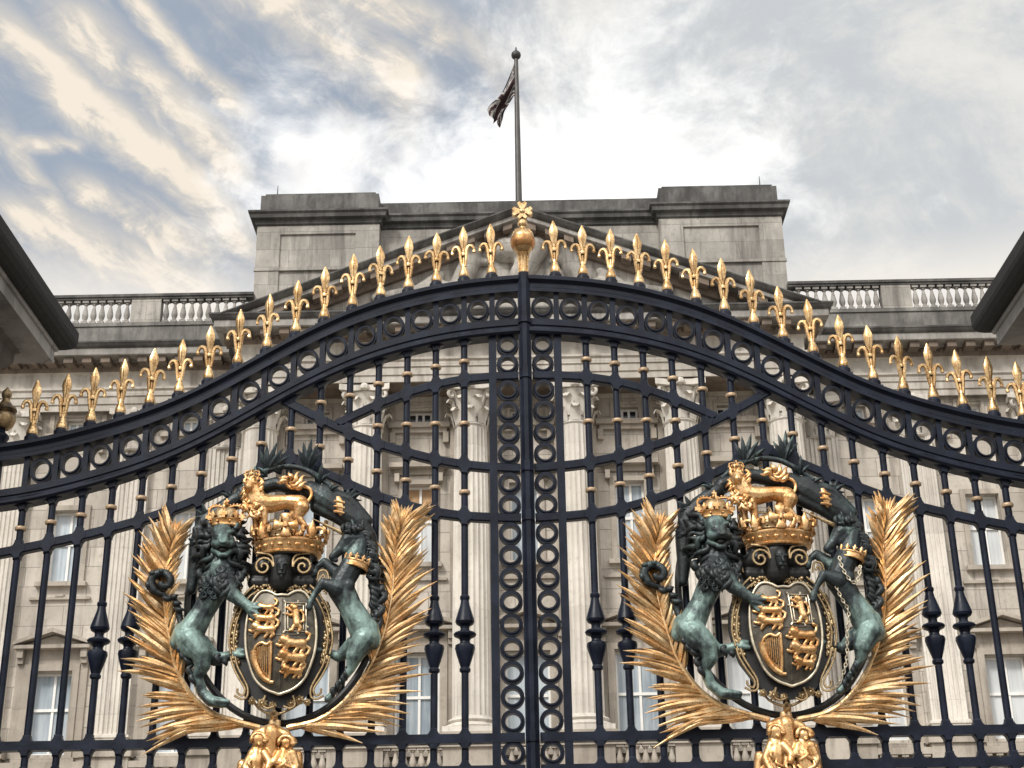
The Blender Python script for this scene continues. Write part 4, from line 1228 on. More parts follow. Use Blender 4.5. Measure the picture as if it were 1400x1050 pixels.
def surround_upper(cx, z0, z1, w, Y, hood):
    mb = MB(); a, b = cx-w/2, cx+w/2
    for s_, e in ((a-.16, a-.01), (b+.01, b+.16)): mb.box(s_, e, Y-.07, Y+.02, z0, z1+.16)
    mb.box(a-.01, b+.01, Y-.07, Y+.02, z1+.01, z1+.16)
    if hood:
        mb.box(a-.30, b+.30, Y-.10, Y+.02, z1+.30, z1+.46); mb.box(a-.42, b+.42, Y-.34, Y+.02, z1+.463, z1+.60)
        for x in (a-.28, b+.14): mb.box(x, x+.14, Y-.24, Y+.02, z1+.05, z1+.297)
    mb.box(a-.26, b+.26, Y-.20, Y+.02, z0-.14, z0-.01)
    mb.box(a-.40, b+.40, Y-.10, Y+.02, z0-.52, z0-.44)
    mb.box(cx-.12, cx+.12, Y-.12, Y+.02, z0-.44, z0-.36)
    return mb.build('window_surround', TRIM, pal, PO, 0)

def surround_small(cx, z0, z1, w, Y):
    mb = MB(); a, b = cx-w/2, cx+w/2
    mb.box(a-.10, a-.01, Y-.05, Y+.02, z0, z1+.08); mb.box(b+.01, b+.10, Y-.05, Y+.02, z0, z1+.08); mb.box(a-.10, b+.10, Y-.05, Y+.02, z1+.083, z1+.16)
    mb.box(a-.55, b+.55, Y-.22, Y+.02, z0-.16, z0-.01)
    mb.box(a-.45, b+.45, Y-.12, Y+.02, z0-.30, z0-.163)
    for x in (a-.50, b+.34): mb.box(x, x+.16, Y-.16, Y+.02, z0-.62, z0-.303)
    for s_, e in ((a-.50, a-.36), (b+.36, b+.50)): mb.box(s_, e, Y-.06, Y+.02, z0, z1+.16)
    return mb.build('window_surround', TRIM, pal, PO, 0)

PITCHX = 3.5
wing_x = [9.95, 13.42, 16.92, 20.42, 23.92]
pil_x = [8.85, 11.62, 15.17, 18.67, 22.17, 25.67]
for s_ in (-1, 1):
    holes = []
    for i, x in enumerate(wing_x):
        cx = s_*x
        holes += [(cx-.57, cx+.57, 8.55, 10.84), (cx-.48, cx+.48, 13.45, 15.62), (cx-.36, cx+.36, 18.02, 18.50), (cx-.7, cx+.7, 2.2, 5.2)]
    a, b = sorted((s_*8.3, s_*26.2))
    wall_holes('wing_wall', a, b, 0, 18.9, YW, holes, WALL)
    for i, x in enumerate(wing_x):
        cx = s_*x
        window(cx, 8.55, 10.84, 1.14, YW, 'sash', PANEW); surround_main(cx, 8.55, 10.84, 1.14, YW)
        window(cx, 13.45, 15.62, .96, YW, 'sash', PANE); surround_upper(cx, 13.45, 15.62, .96, YW, False)
        window(cx, 18.02, 18.50, .72, YW, 'small', PANE); surround_small(cx, 18.02, 18.50, .72, YW)
        window(cx, 2.2, 5.2, 1.4, YW, 'sash', PANE)
# recessed centre wall
holes = []
bays = [0, -3.05, 3.05, -6.1, 6.1]
for cx in bays:
    holes += [(cx-.62, cx+.62, 8.4, 11.0), (cx-.42, cx+.42, 13.6, 15.95), (cx-.36, cx+.36, 17.85, 18.28)]
wall_holes('centre_wall', -8.3, 8.3, 7.2, 18.75, YR, holes, WALL)
for cx in bays:
    window(cx, 8.4, 11.0, 1.24, YR, 'sash', PANEW); surround_main(cx, 8.4, 11.0, 1.24, YR)
    window(cx, 13.6, 15.95, .84, YR, 'sash', PANE, 1.1 if cx == -3.05 else None); surround_upper(cx, 13.6, 15.95, .84, YR, True)
    window(cx, 17.85, 18.28, .72, YR, 'small', PANED); surround_small(cx, 17.85, 18.28, .72, YR)
mb = MB()
mb.box(-8.3, 8.3, YC-.1, YR-.003, 0, 7.0)          # ground storey of the centre
mb.box(-8.35, 8.35, YC-.55, YR-.005, 7.003, 7.35)   # balcony slab
mb.build('ground_storey', WALL, pal, PO, 0)
mb = MB(); mb.box(-8.3, 8.3, YR+.5, YR+9, 0.01, 20.6); mb.box(-26.2, -8.303, YW+.5, YW+9, 0.01, 20.6); mb.box(8.303, 26.2, YW+.5, YW+9, .01, 20.6)
mb.build('roof', ROOF, pal, PO, 0)

# Corinthian columns -------------------------------------------------------
def fluted(mb, cx, cy, z0, z1, r0, r1, nf=22, a0=0, a1=2*PI):
    m = nf*6; rows = 8; vs = []; fs = []
    for j in range(rows+1):
        t = j/rows; r = r0+(r1-r0)*t**1.6; z = z0+(z1-z0)*t
        for i in range(m):
            a = 2*PI*i/m; ph = (i % 6)/6
            d = 0 if i % 6 == 0 else .055*math.sin(PI*ph)
            fl_ = 1 if 0 < j < rows else 0
            vs.append((cx+(r-d*fl_*r/.5)*math.cos(a), cy+(r-d*fl_*r/.5)*math.sin(a), z))
    for j in range(rows):
        for i in range(m): fs.append((j*m+i, j*m+(i+1) % m, (j+1)*m+(i+1) % m, (j+1)*m+i))
    mb.add(vs, fs)
def capital(mb, cx, cy, z0, r, half=False):
    H = 1.25
    mb.lathe([(r*1.02, 0), (r*1.10, .04), (r*1.02, .08), (r*.98, .10), (r*.98, .55), (r*1.08, .85), (r*1.30, 1.05)], (cx, cy, z0), 20)
    w = r*1.55
    mb.hprism([(cx-w, cy-w), (cx-w*.5, cy-w*.86), (cx+w*.5, cy-w*.86), (cx+w, cy-w), (cx+w*.86, cy-w*.5), (cx+w*.86, cy+w*.5), (cx+w, cy+w), (cx+w*.5, cy+w*.86), (cx-w*.5, cy+w*.86), (cx-w, cy+w), (cx-w*.86, cy+w*.5), (cx-w*.86, cy-w*.5)], z0+1.07, z0+H)
    for row, (zb, zt, n, ph) in enumerate(((.08, .52, 8, 0), (.25, .86, 8, PI/8))):
        for i in range(n):
            a = 2*PI*i/n+ph; d = Vector((math.cos(a), math.sin(a), 0)); t = Vector((-d.y, d.x, 0))
            c0 = Vector((cx, cy, z0))+d*r*1.0
            P = [c0+Vector((0, 0, zb)), c0+d*.04+Vector((0, 0, (zb+zt)/2)), c0+d*.10+Vector((0, 0, zt-.06)), c0+d*.22+Vector((0, 0, zt)), c0+d*.26+Vector((0, 0, zt-.10))]
            ww = [.15, .17, .15, .12, .05]; vs = []; fs = []
            for p, q in zip(P, ww): vs += [p-t*q, p+d*.035, p+t*q]
            for k in range(4):
                o_ = k*3; fs += [(o_, o_+1, o_+4, o_+3), (o_+1, o_+2, o_+5, o_+4)]
            mb.add(vs, fs)
    for sx in (-1, 1):
        for sy in (-1, 1):
            d = Vector((sx, sy, 0)).normalized(); c0 = Vector((cx, cy, z0+.93))+d*r*1.62
            t = Vector((-d.y, d.x, 0))
            sp = [c0+d*(-(.17-.011*j)*math.cos(j*.6))+Vector((0, 0, (.17-.011*j)*math.sin(j*.6)))*.9 for j in range(14)]
            mb.tube([Vector((cx, cy, z0+.62))+d*r*1.05]+sp, .05, 6, ref=tuple(t))
    mb.lathe([(.02, -.1), (.12, -.05), (.14, .02), (.10, .10), (.02, .14)], (cx, cy-r*1.42, z0+1.14), 8)
def col_base(mb, cx, cy, z0, r):
    w = r*1.42
    mb.box(cx-w, cx+w, cy-w, cy+w, z0, z0+.14)
    mb.lathe([(r*1.38, .143), (r*1.42, .19), (r*1.38, .24), (r*1.20, .26), (r*1.15, .30), (r*1.22, .33), (r*1.25, .36), (r*1.20, .40), (r*1.06, .42), (r*1.0, .48)], (cx, cy, z0), 24)
cme = MB(); fluted(cme, 0, 0, 9.08, 17.42, .54, .47); COL_ME = mesh_from(cme, 'column', COLST, 50)
cpe = MB(); capital(cpe, 0, 0, 17.40, .47); CAP_ME = mesh_from(cpe, 'capital', COLST, 40)
cbe = MB(); col_base(cbe, 0, 0, 8.62, .54); BASE_ME = mesh_from(cbe, 'column_base', COLST, 40)
ped = MB(); ped.box(-.80, .80, -.80, .80, 7.353, 7.55); ped.box(-.74, .74, -.74, .74, 7.553, 8.45); ped.box(-.82, .82, -.82, .82, 8.453, 8.617); PED_ME = mesh_from(ped, 'pedestal', TRIM, 0)
YCOL = 32.62
for x in (-7.62, -4.57, -1.52, 1.52, 4.57, 7.62):
    c_ = link('column', COL_ME, pal, (x, YCOL-PO.y, 0))
    link('capital', CAP_ME, c_); link('column_base', BASE_ME, c_); link('pedestal', PED_ME, c_)
    mb = MB(); mb.box(x-.62, x+.62, YR-.10, YR+.1, 7.353, 18.7); mb.build('pilaster', TRIM, pal, PO, 0)

def pil_mesh():
    mb = MB(); pts = [(-.50, .05), (-.50, -.22)]
    n = 7; w = .90/n
    for i in range(n):
        a = -.45+w*i
        pts += [(a+.012, -.22), (a+.035, -.175), (a+w-.035, -.175), (a+w-.012, -.22)]
    pts += [(.50, -.22), (.50, .05)]
    mb.hprism(pts, 9.05, 17.42)
    return mb
PIL_ME = mesh_from(pil_mesh(), 'pilaster', COLST, 0)
pc = MB(); capital(pc, 0, 0.15, 17.40, .47); PCAP_ME = mesh_from(pc, 'capital', COLST, 40)
pb = MB(); pb.box(-.64, .64, -.34, .05, 8.62, 8.78)
for h, zz, z2 in ((.62, 8.783, 8.86), (.56, 8.863, 8.93), (.60, 8.933, 9.0), (.53, 9.003, 9.047)): pb.box(-h, h, -.28-(h-.5), .05, zz, z2)
PB_ME = mesh_from(pb, 'pilaster_base', COLST, 0)
pp = MB(); pp.box(-.7, .7, -.42, .05, 7.1, 7.3); pp.box(-.64, .64, -.36, .05, 7.303, 8.4); pp.box(-.72, .72, -.44, .05, 8.403, 8.617); PP_ME = mesh_from(pp, 'pedestal', TRIM, 0)
for s_ in (-1, 1):
    for x in pil_x:
        c_ = link('pilaster', PIL_ME, pal, (s_*x, 0, 0))
        link('capital', PCAP_ME, c_); link('pilaster_base', PB_ME, c_); link('pedestal', PP_ME, c_)

# entablature --------------------------------------------------------------
def extrude_x(prof, x0, x1, Y, mb, end0=0, end1=0):
    """prof: (projection, z); runs along x at face Y; ends mitre by projection"""
    n = len(prof); vs = []
    for p, z in prof: vs.append((x0-(p if end0 else 0), Y-p, z))
    for p, z in prof: vs.append((x1+(p if end1 else 0), Y-p, z))
    fs = [(i, i+1, n+i+1, n+i) for i in range(n-1)]
    mb.add(vs, fs)
    # back edges
    vs = [(x0-(p if end0 else 0), Y+.6, z) for p, z in prof]+[(x0-(p if end0 else 0), Y-p, z) for p, z in prof]
    mb.add(vs, [(i, i+1, n+i+1, n+i) for i in range(n-1)])
    vs = [(x1+(p if end1 else 0), Y+.6, z) for p, z in prof]+[(x1+(p if end1 else 0), Y-p, z) for p, z in prof]
    mb.add(vs, [(i, i+1, n+i+1, n+i) for i in range(n-1)])
ARCH = [(.0, 18.69), (.06, 18.69), (.06, 18.90), (.10, 18.90), (.10, 19.14), (.14, 19.14), (.14, 19.30), (.20, 19.34), (.20, 19.40), (.05, 19.42), (.05, 19.86), (.10, 19.90), (.16, 19.92)]
BEDM = [(.16, 19.92), (.18, 20.05), (.18, 20.14), (.26, 20.18)]
CORO = [(.26, 20.18), (.28, 20.24), (.70, 20.24), (.72, 20.26), (.72, 20.46)]
GUTT = [(.72, 20.46), (.76, 20.48), (.80, 20.52), (.84, 20.58), (.86, 20.60), (.86, 20.65), (.0, 20.76)]
for nm, x0, x1, Y, e0, e1 in (('wing_entablature', -26.2, -8.82, YW-.2, 0, 0), ('wing_entablature', 8.82, 26.2, YW-.2, 0, 0), ('centre_entablature', -8.2, 8.2, YC, 1, 1)):
    mb = MB(); extrude_x(ARCH, x0, x1, Y, mb, e0, e1)
    ent = mb.build(nm, ENT, pal, PO, 0, False)
    if e0:
        mb = MB()
        mb.box(-8.19, -7.3, Y+.6, YW+.3, 18.693, 20.6); mb.box(7.3, 8.19, Y+.6, YW+.3, 18.693, 20.6)
        mb.box(-8.19, 8.19, Y+.02, Y+1.19, 18.72, 18.95)
        for x in (-7.62, -4.57, -1.52, 1.52, 4.57, 7.62): mb.box(x-.5, x+.5, Y+.3, Y+1.18, 18.66, 18.718)
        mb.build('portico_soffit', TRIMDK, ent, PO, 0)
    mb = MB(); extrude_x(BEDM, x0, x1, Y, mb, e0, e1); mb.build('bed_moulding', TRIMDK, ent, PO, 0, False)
    mb = MB(); extrude_x(CORO, x0, x1, Y, mb, e0, e1); mb.build('cornice', CORN, ent, PO, 0, False)
    mb = MB(); extrude_x(GUTT, x0, x1, Y, mb, e0, e1); mb.build('gutter', SOOT, ent, PO, 0, False)
    x = x0+.2 if x0 > -20 else x0+.2+.56*math.floor((26.2-17.5)/.56)
    while x < min(x1-.1, 17.5):
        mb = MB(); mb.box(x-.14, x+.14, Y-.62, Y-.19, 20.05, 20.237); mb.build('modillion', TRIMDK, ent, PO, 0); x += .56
    pts = [(x0, Y-.16)]; x = x0+.05
    while x < x1-.1:
        pts += [(x, Y-.16), (x, Y-.25), (x+.10, Y-.25), (x+.10, Y-.16)]; x += .19
    pts += [(x1, Y-.16), (x1, Y+.1), (x0, Y+.1)]
    mb = MB(); mb.hprism(pts, 20.053, 20.135)
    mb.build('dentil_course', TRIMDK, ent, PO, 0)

# pediment -----------------------------------------------------------------
pedm = None
HX, ZB = 8.70, 20.31
slope = .386
mb = MB()
mb.prism([(-8.0, 20.4), (8.0, 20.4), (0, 20.4+8.0*slope)], YC-.02, YC+2.2)
pedm = mb.build('pediment', ATTIC, pal, PO, 0)
def rake(prof, name, mat, par):
    mb = MB()
    for s_ in (-1, 1):
        n = len(prof); vs = []
        for p, d in prof: vs.append((s_*(HX), YC-p, ZB+d))
        for p, d in prof: vs.append((0, YC-p, ZB+slope*HX+d))
        fs = [(i, (i+1) % n, n+(i+1) % n, n+i) for i in range(n)]+[tuple(range(n))]
        mb.add(vs, fs)
    return mb.build(name, mat, par, PO, 0)
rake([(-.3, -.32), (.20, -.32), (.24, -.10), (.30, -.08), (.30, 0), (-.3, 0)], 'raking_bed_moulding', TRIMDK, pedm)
rake([(-1.8, .003), (.66, .003), (.70, .02), (.70, .15), (-1.8, .15)], 'raking_corona', CORN, pedm)
rake([(-2.2, .153), (.74, .153), (.80, .20), (.88, .30), (.88, .34), (-2.2, .36)], 'raking_gutter', SOOT, pedm)
for s_ in (-1, 1):
    x = .35
    while x < HX-.5:
        z = ZB+slope*(HX-x); w = .14
        vs = [(s_*(x-w), YC-.62, z+slope*w-.20), (s_*(x+w), YC-.62, z-slope*w-.20), (s_*(x+w), YC-.62, z-slope*w-.003), (s_*(x-w), YC-.62, z+slope*w-.003)]
        mb = MB(); mb.add(vs+[(a, YC-.28, c) for a, b, c in vs], [(0, 1, 2, 3), (7, 6, 5, 4), (0, 4, 5, 1), (1, 5, 6, 2), (2, 6, 7, 3), (3, 7, 4, 0)])
        x += .56
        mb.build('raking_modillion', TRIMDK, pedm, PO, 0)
sc = []
def sp3(x, z, r, o=.1): return (Vector((x, YC-o, z)), r)
sc += [[sp3(-.45, 22.9, .42), sp3(.45, 22.9, .42), sp3(0, 22.0, .35)], [sp3(0, 23.4, .36), sp3(0, 23.55, .3)]]
for s_ in (-1, 1):
    sc += [[sp3(s_*1.4, 22.9, .28), sp3(s_*1.6, 22.2, .34), sp3(s_*1.9, 21.5, .3)], [sp3(s_*1.3, 23.15, .22), sp3(s_*1.25, 23.2, .2)], [sp3(s_*1.5, 22.6, .16), sp3(s_*1.0, 22.5, .13)], [sp3(s_*2.3, 21.6, .3), sp3(s_*3.2, 21.5, .25), sp3(s_*4.3, 21.4, .16)], [sp3(s_*2.4, 22.1, .16), sp3(s_*2.9, 21.7, .2)]]
sculpt('tympanum_relief', sc, [], .06, ATTIC, pedm, 2, PO)

# attic --------------------------------------------------------------------
def attic_block(x0, x1, Y, zc0, zc1, ztop, name, inset):
    mb = MB(); mb.box(x0, x1, Y, Y+5, 20.9, zc0)
    ob = mb.build(name, ATTIC, pal, PO, 0)
    mb = MB()
    # cornice
    prof = [(.0, zc0), (.06, zc0+.05), (.08, zc0+.18), (.20, zc0+.22), (.22, zc0+.34), (.28, zc0+.40), (.28, zc0+.46), (-.05, zc0+.52)]
    vs = []; fs = []; n = len(prof)
    for p, z in prof: vs += [(x0-p, Y-p, z), (x1+p, Y-p, z), (x1+p, Y+5+p, z), (x0-p, Y+5+p, z)]
    for j in range(n-1):
        for i in range(4): fs.append((j*4+i, j*4+(i+1) % 4, (j+1)*4+(i+1) % 4, (j+1)*4+i))
    fs.append(tuple((n-1)*4+i for i in range(4)))
    mb.add(vs, fs); mb.build('attic_cornice', SOOT, ob, PO, 0)
    mb = MB(); z0 = zc0+.45
    mb.hprism([(x0+inset, Y+inset), (x1-inset, Y+inset), (x1-inset, Y+4.8), (x0+inset, Y+4.8)], z0, ztop-.12)
    mb.hprism([(x0+inset+.12, Y+inset+.12), (x1-inset-.12, Y+inset+.12), (x1-inset-.12, Y+4.7), (x0+inset+.12, Y+4.7)], ztop-.119, ztop)
    mb.build('attic_blocking_course', SOOT, ob, PO, 0)
    return ob
for s_ in (-1, 1):
    a, b = sorted((s_*8.35, s_*4.45))
    ob = attic_block(a, b, YW, 25.05, 25.45, 26.33, 'attic_pier', .05)
    mb = MB()     # raised frame round the sunk panel
    za, zb_ = 22.0, 24.95
    mb.box(a+.002, a+.75, YW-.06, YW+.01, za, zb_); mb.box(b-.75, b-.002, YW-.06, YW+.01, za, zb_); mb.box(a+.753, b-.753, YW-.06, YW+.01, 24.72, zb_)
    mb.box(a-.03, b+.03, YW-.09, YW+.01, 23.42, 23.52)
    mb.build('attic_panel_frame', ATTIC, ob, PO, 0)
    mb = MB(); x = s_*7.86; mb.lathe([(.02, 26.1), (.018, 26.55), (.008, 26.85)], (x, YW+.5, 0), 6)
    mb.lathe([(.05, 26.1), (.05, 26.2)], (x, YW+.5, 0), 8)
    mb.build('lightning_rod', POLED, ob, PO, 30)
attic_block(-4.75, 4.75, YW+.45, 25.08, 25.3, 26.16, 'attic_centre', .03)

# balustrades ---------------------------------------------------------------
def baluster_mesh(h, r):
    mb = MB()
    mb.box(-r*.95, r*.95, -r*.95, r*.95, 0, h*.10); mb.box(-r*.95, r*.95, -r*.95, r*.95, h*.90, h)
    mb.lathe([(r*.6, h*.10), (r*.75, h*.14), (r*.55, h*.18), (r*.95, h*.32), (r*1.0, h*.40), (r*.75, h*.55), (r*.42, h*.74), (r*.40, h*.80), (r*.7, h*.84), (r*.5, h*.90)], n=10)
    return mb
BAL_ME = mesh_from(baluster_mesh(.797, .100), 'baluster', CORN, 40)
BAL2_ME = mesh_from(baluster_mesh(.62, .095), 'baluster', TRIM, 40)
YB = YW-.12
for s_ in (-1, 1):
    a, b = sorted((s_*8.3, s_*26.2))
    mb = MB(); mb.box(a, b, YB-.12, YB+.5, 20.5, 21.50); mb.box(a, b, YB-.16, YB+.26, 21.503, 21.62)
    bal = mb.build('roof_balustrade', PARA, pal, PO, 0)
    mb = MB(); mb.box(a, b, YB-.16, YB+.20, 22.42, 22.49); mb.box(a, b, YB-.20, YB+.24, 22.493, 22.58)
    mb.build('handrail', SOOT, bal, PO, 0)
    for x in pil_x[1:]:
        mb = MB(); mb.box(s_*x-.46, s_*x+.46, YB-.14, YB+.18, 21.623, 22.417); mb.build('balustrade_pedestal', ATTIC, bal, PO, 0)
    for x0, x1 in ((8.5, 11.14), (12.10, 14.69)):
        n = 10
        for i in range(n):
            x = x0+(x1-x0)*(i+.5)/n
            link('baluster', BAL_ME, bal, (s_*x, YB-PO.y-.03, 21.622))
far = MB()
for s_ in (-1, 1):
    for x0, x1 in ((15.65, 18.19), (19.15, 21.69), (22.65, 25.19)):
        for i in range(10):
            b_ = baluster_mesh(.797, .100); x = s_*(x0+(x1-x0)*(i+.5)/10)
            far.add([(p[0]+x, p[1]+YB-.03, p[2]+21.622) for p in b_.v], b_.f)
fo_ = far.build('far_balusters', CORN, pal, PO, 40); fo_['kind'] = 'stuff'
# balcony balustrade between the column pedestals and below wing windows
mb = MB(); mb.box(-7.6, 7.6, YC-.20, YC+.06, 8.22, 8.38)
bb = mb.build('balcony_balustrade', TRIM, pal, PO, 0)
mb = MB(); mb.box(-7.6, 7.6, YC-.18, YC+.04, 7.355, 7.59); mb.build('balcony_plinth', TRIM, bb, PO, 0)
for cx in (-6.1, -3.05, 0, 3.05, 6.1):
    for i in range(7):
        link('baluster', BAL2_ME, bb, (cx-.68+1.36*i/6, YC-.07-PO.y, 7.594))
for s_ in (-1, 1):
    a, b = sorted((s_*8.3, s_*26.2))
    mb = MB(); mb.box(a, b, YW-.34, YW-.10, 8.12, 8.30); mb.box(a, b, YW-.38, YW+.02, 7.0, 7.35)
    wb = mb.build('wing_window_balustrade', TRIM, pal, PO, 0)
    mb = MB(); mb.box(a, b, YW-.36, YW-.08, 7.353, 7.49); mb.build('plinth', TRIM, wb, PO, 0)
    for x in wing_x[:2]:
        for i in range(7):
            link('baluster', BAL2_ME, wb, (s_*x-.9+1.8*i/6, YW-.22-PO.y, 7.495))

# ================================================================== FLAG
YF = 36.0
PT = at(705.8, 78, YF); PB_ = at(709.0, 268, YF); px0 = (PT.x+PB_.x)/2
fp = thing('flagpole', 'tall flagpole with a dark ball top rising from the palace roof', 'flagpole', (px0, YF, 21.0))
mb = MB(); mb.lathe([(.14, 21.0), (.12, 25.5), (.10, 29), (.07, PT.z)], (px0, YF, 0), 14); mb.build('pole', POLE, fp, fp.location, 40)
mb = MB(); mb.lathe([(.05, 0), (.10, .03), (.16, .10), (.17, .17), (.16, .25), (.10, .32), (.035, .36), (.025, .48), (.005, .54)], (px0, YF, PT.z-.1), 14); mb.build('ball', POLED, fp, fp.location, 40)
# cloth: rows run along the fly, columns along the hoist
def flag_col(u_, v_):
    """0 navy, 1 white, 2 red: u along fly 0..1 (ratio 2:1), v along hoist 0..1"""
    x, y = u_*2-1, v_-.5
    if abs(y) < .1 or abs(x) < .1: return 2
    if abs(y) < .167 or abs(x) < .167: return 1
    d1 = abs(y-x/2)*.894; d2 = abs(y+x/2)*.894
    d = min(d1, d2)
    if d < .04: return 2
    if d < .10: return 1
    return 0
hoist_top = (705.5, 92); hoist_bot = (707.5, 131)
top_edge = [(705.5, 79), (699, 96), (690, 114), (680, 130), (671, 141), (668, 150), (671, 160)]
bot_edge = [(707, 132), (702.5, 132), (699, 139), (695, 147), (691, 154), (688, 161), (683, 168)]
te = catmull([at(a, b, YF) for a, b in top_edge], 10); be = catmull([at(a, b, YF) for a, b in bot_edge], 10)
NU, NV = len(te)-1, 26
mb = MB(); vs = []
for i in range(NU+1):
    for j in range(NV+1):
        t = j/NV; p = te[i].lerp(be[i], t); s_ = i/NU
        p = p+Vector((.05*math.sin(t*14+s_*5)*s_, .16*math.sin(t*9.5+s_*4)*min(1, s_*2.5)+.1*s_, .06*math.sin(t*8+s_*9)*s_))
        vs.append(p)
mb.v = [tuple(p) for p in vs]
for i in range(NU):
    for j in range(NV):
        mb.f.append((i*(NV+1)+j, (i+1)*(NV+1)+j, (i+1)*(NV+1)+j+1, i*(NV+1)+j+1)); mb.mi.append(flag_col((i+.5)/NU, (j+.5)/NV))
fo = mb.build('flag', [FNAVY, FWHITE, FRED], None, (0, 0, 0), 80, False)
fo['label'] = 'drooping red, white and blue flag hanging from the rooftop pole'; fo['category'] = 'flag'

# ================================================================== GROUND
gm, nt, b = new_mat('forecourt_gravel'); k = N(nt)
geo = k.n('ShaderNodeNewGeometry'); n1 = k.noise(geo.outputs['Position'], .4, 5); n2 = k.noise(geo.outputs['Position'], 40, 4, .7)
k.l(k.mix(k.math('MULTIPLY', n1, n2), c4(.24, .215, .18), c4(.42, .385, .34)), b.inputs['Base Color']); b.inputs['Roughness'].default_value = .9
k.l(k.bump(n2, .5, .01), b.inputs['Normal'])
mb = MB(); mb.add([(-2500, -2500, 0), (2500, -2500, 0), (2500, 2500, 0), (-2500, 2500, 0)], [(0, 1, 2, 3)])
g = mb.build('ground', gm, None, (0, 0, 0), 0); g['kind'] = 'structure'
pvm = stone_mat('paving_stone', c4(.17, .165, .155), c4(.13, .125, .12), c4(.08, .077, .073), .1, .7, .5)
mb = MB(); mb.add([(-30, -20, .004), (30, -20, .004), (30, -1.6, .004), (-30, -1.6, .004)], [(0, 1, 2, 3)])
g = mb.build('pavement', pvm, None, (0, 0, 0), 0); g['kind'] = 'structure'

# ================================================================== LIGHT AND SKY
SUN_EL, SUN_AZ = math.radians(42), math.radians(212)     # azimuth clockwise from +Y (sun behind the camera, to the left)
sd = Vector((math.sin(SUN_AZ)*math.cos(SUN_EL), math.cos(SUN_AZ)*math.cos(SUN_EL), math.sin(SUN_EL)))
sun = bpy.data.lights.new('sun', 'SUN'); sun.energy = 2.6; sun.angle = math.radians(11); sun.color = (1, .965, .91)
so = bpy.data.objects.new('sun', sun); COL.objects.link(so)
so.rotation_euler = (-sd).to_track_quat('-Z', 'Y').to_euler(); so.location = (0, -20, 30)

w = bpy.data.worlds.new('World'); scene.world = w; w.use_nodes = True
nt = w.node_tree; nt.nodes.clear(); k = N(nt)
out = k.n('ShaderNodeOutputWorld'); bg = k.n('ShaderNodeBackground')
sky = k.n('ShaderNodeTexSky', sky_type='NISHITA'); sky.sun_disc = False
sky.sun_elevation = SUN_EL; sky.sun_rotation = SUN_AZ; sky.air_density = 1.0; sky.dust_density = 2.0; sky.ozone_density = 1.5
tc = k.n('ShaderNodeTexCoord'); D = tc.outputs['Generated']
dn = k.n('ShaderNodeVectorMath', operation='NORMALIZE'); k.l(D, dn.inputs[0]); D = dn.outputs[0]
dx, dy, dz = k.sep(D)
STR = .10
S = lambda r, g_, b_: c4(r/STR, g_/STR, b_/STR)
# cloud coordinates: along (s) and across (t) the streaks, on the dome
warp = k.noise(D, 2.2, 3)
warp2 = k.noise(k.vmath('ADD', D, (3.1, 1.7, .4)), 7.0, 4)
ca_, sa_ = math.cos(math.radians(-52)), math.sin(math.radians(-52))
sx = k.math('ADD', k.math('MULTIPLY', dx, ca_), k.math('MULTIPLY', dz, sa_))
tx = k.math('ADD', k.math('MULTIPLY', dx, -sa_), k.math('MULTIPLY', dz, ca_))
tx = k.math('ADD', tx, k.math('MULTIPLY', k.math('SUBTRACT', warp, .5), .10))
tx = k.math('ADD', tx, k.math('MULTIPLY', k.math('SUBTRACT', warp2, .5), .035))
tx = k.math('ADD', tx, k.math('MULTIPLY', k.math('MULTIPLY', sx, sx), .30))
v1 = k.comb(k.math('MULTIPLY', sx, 4.2), k.math('MULTIPLY', tx, 19.0), k.math('MULTIPLY', dy, 2.0))
v2 = k.comb(k.math('MULTIPLY', sx, 16.0), k.math('MULTIPLY', tx, 42.0), k.math('MULTIPLY', dy, 4.0))
st1 = k.noise(v1, 1.0, 6, .58, .25); st2 = k.noise(v2, 1.0, 5, .65, .5)
puff = k.noise(k.vmath('MULTIPLY', D, (9, 5, 13)), 1.0, 7, .62, .4)
fine = k.noise(k.vmath('MULTIPLY', D, (26, 15, 38)), 1.0, 6, .65, .5)
haze = k.noise(k.vmath('MULTIPLY', D, (7, 4, 12)), 1.0, 7, .66, .5)
streak = k.math('ADD', k.math('MULTIPLY', st1, .70), k.math('ADD', k.math('MULTIPLY', st2, .16), k.math('MULTIPLY', fine, .14)))
blue = k.mix(.08, S(.375, .435, .525), sky.outputs['Color'])
blue = k.mix(k.ss(fine, .4, .7, 0, .35), blue, S(.52, .56, .61))
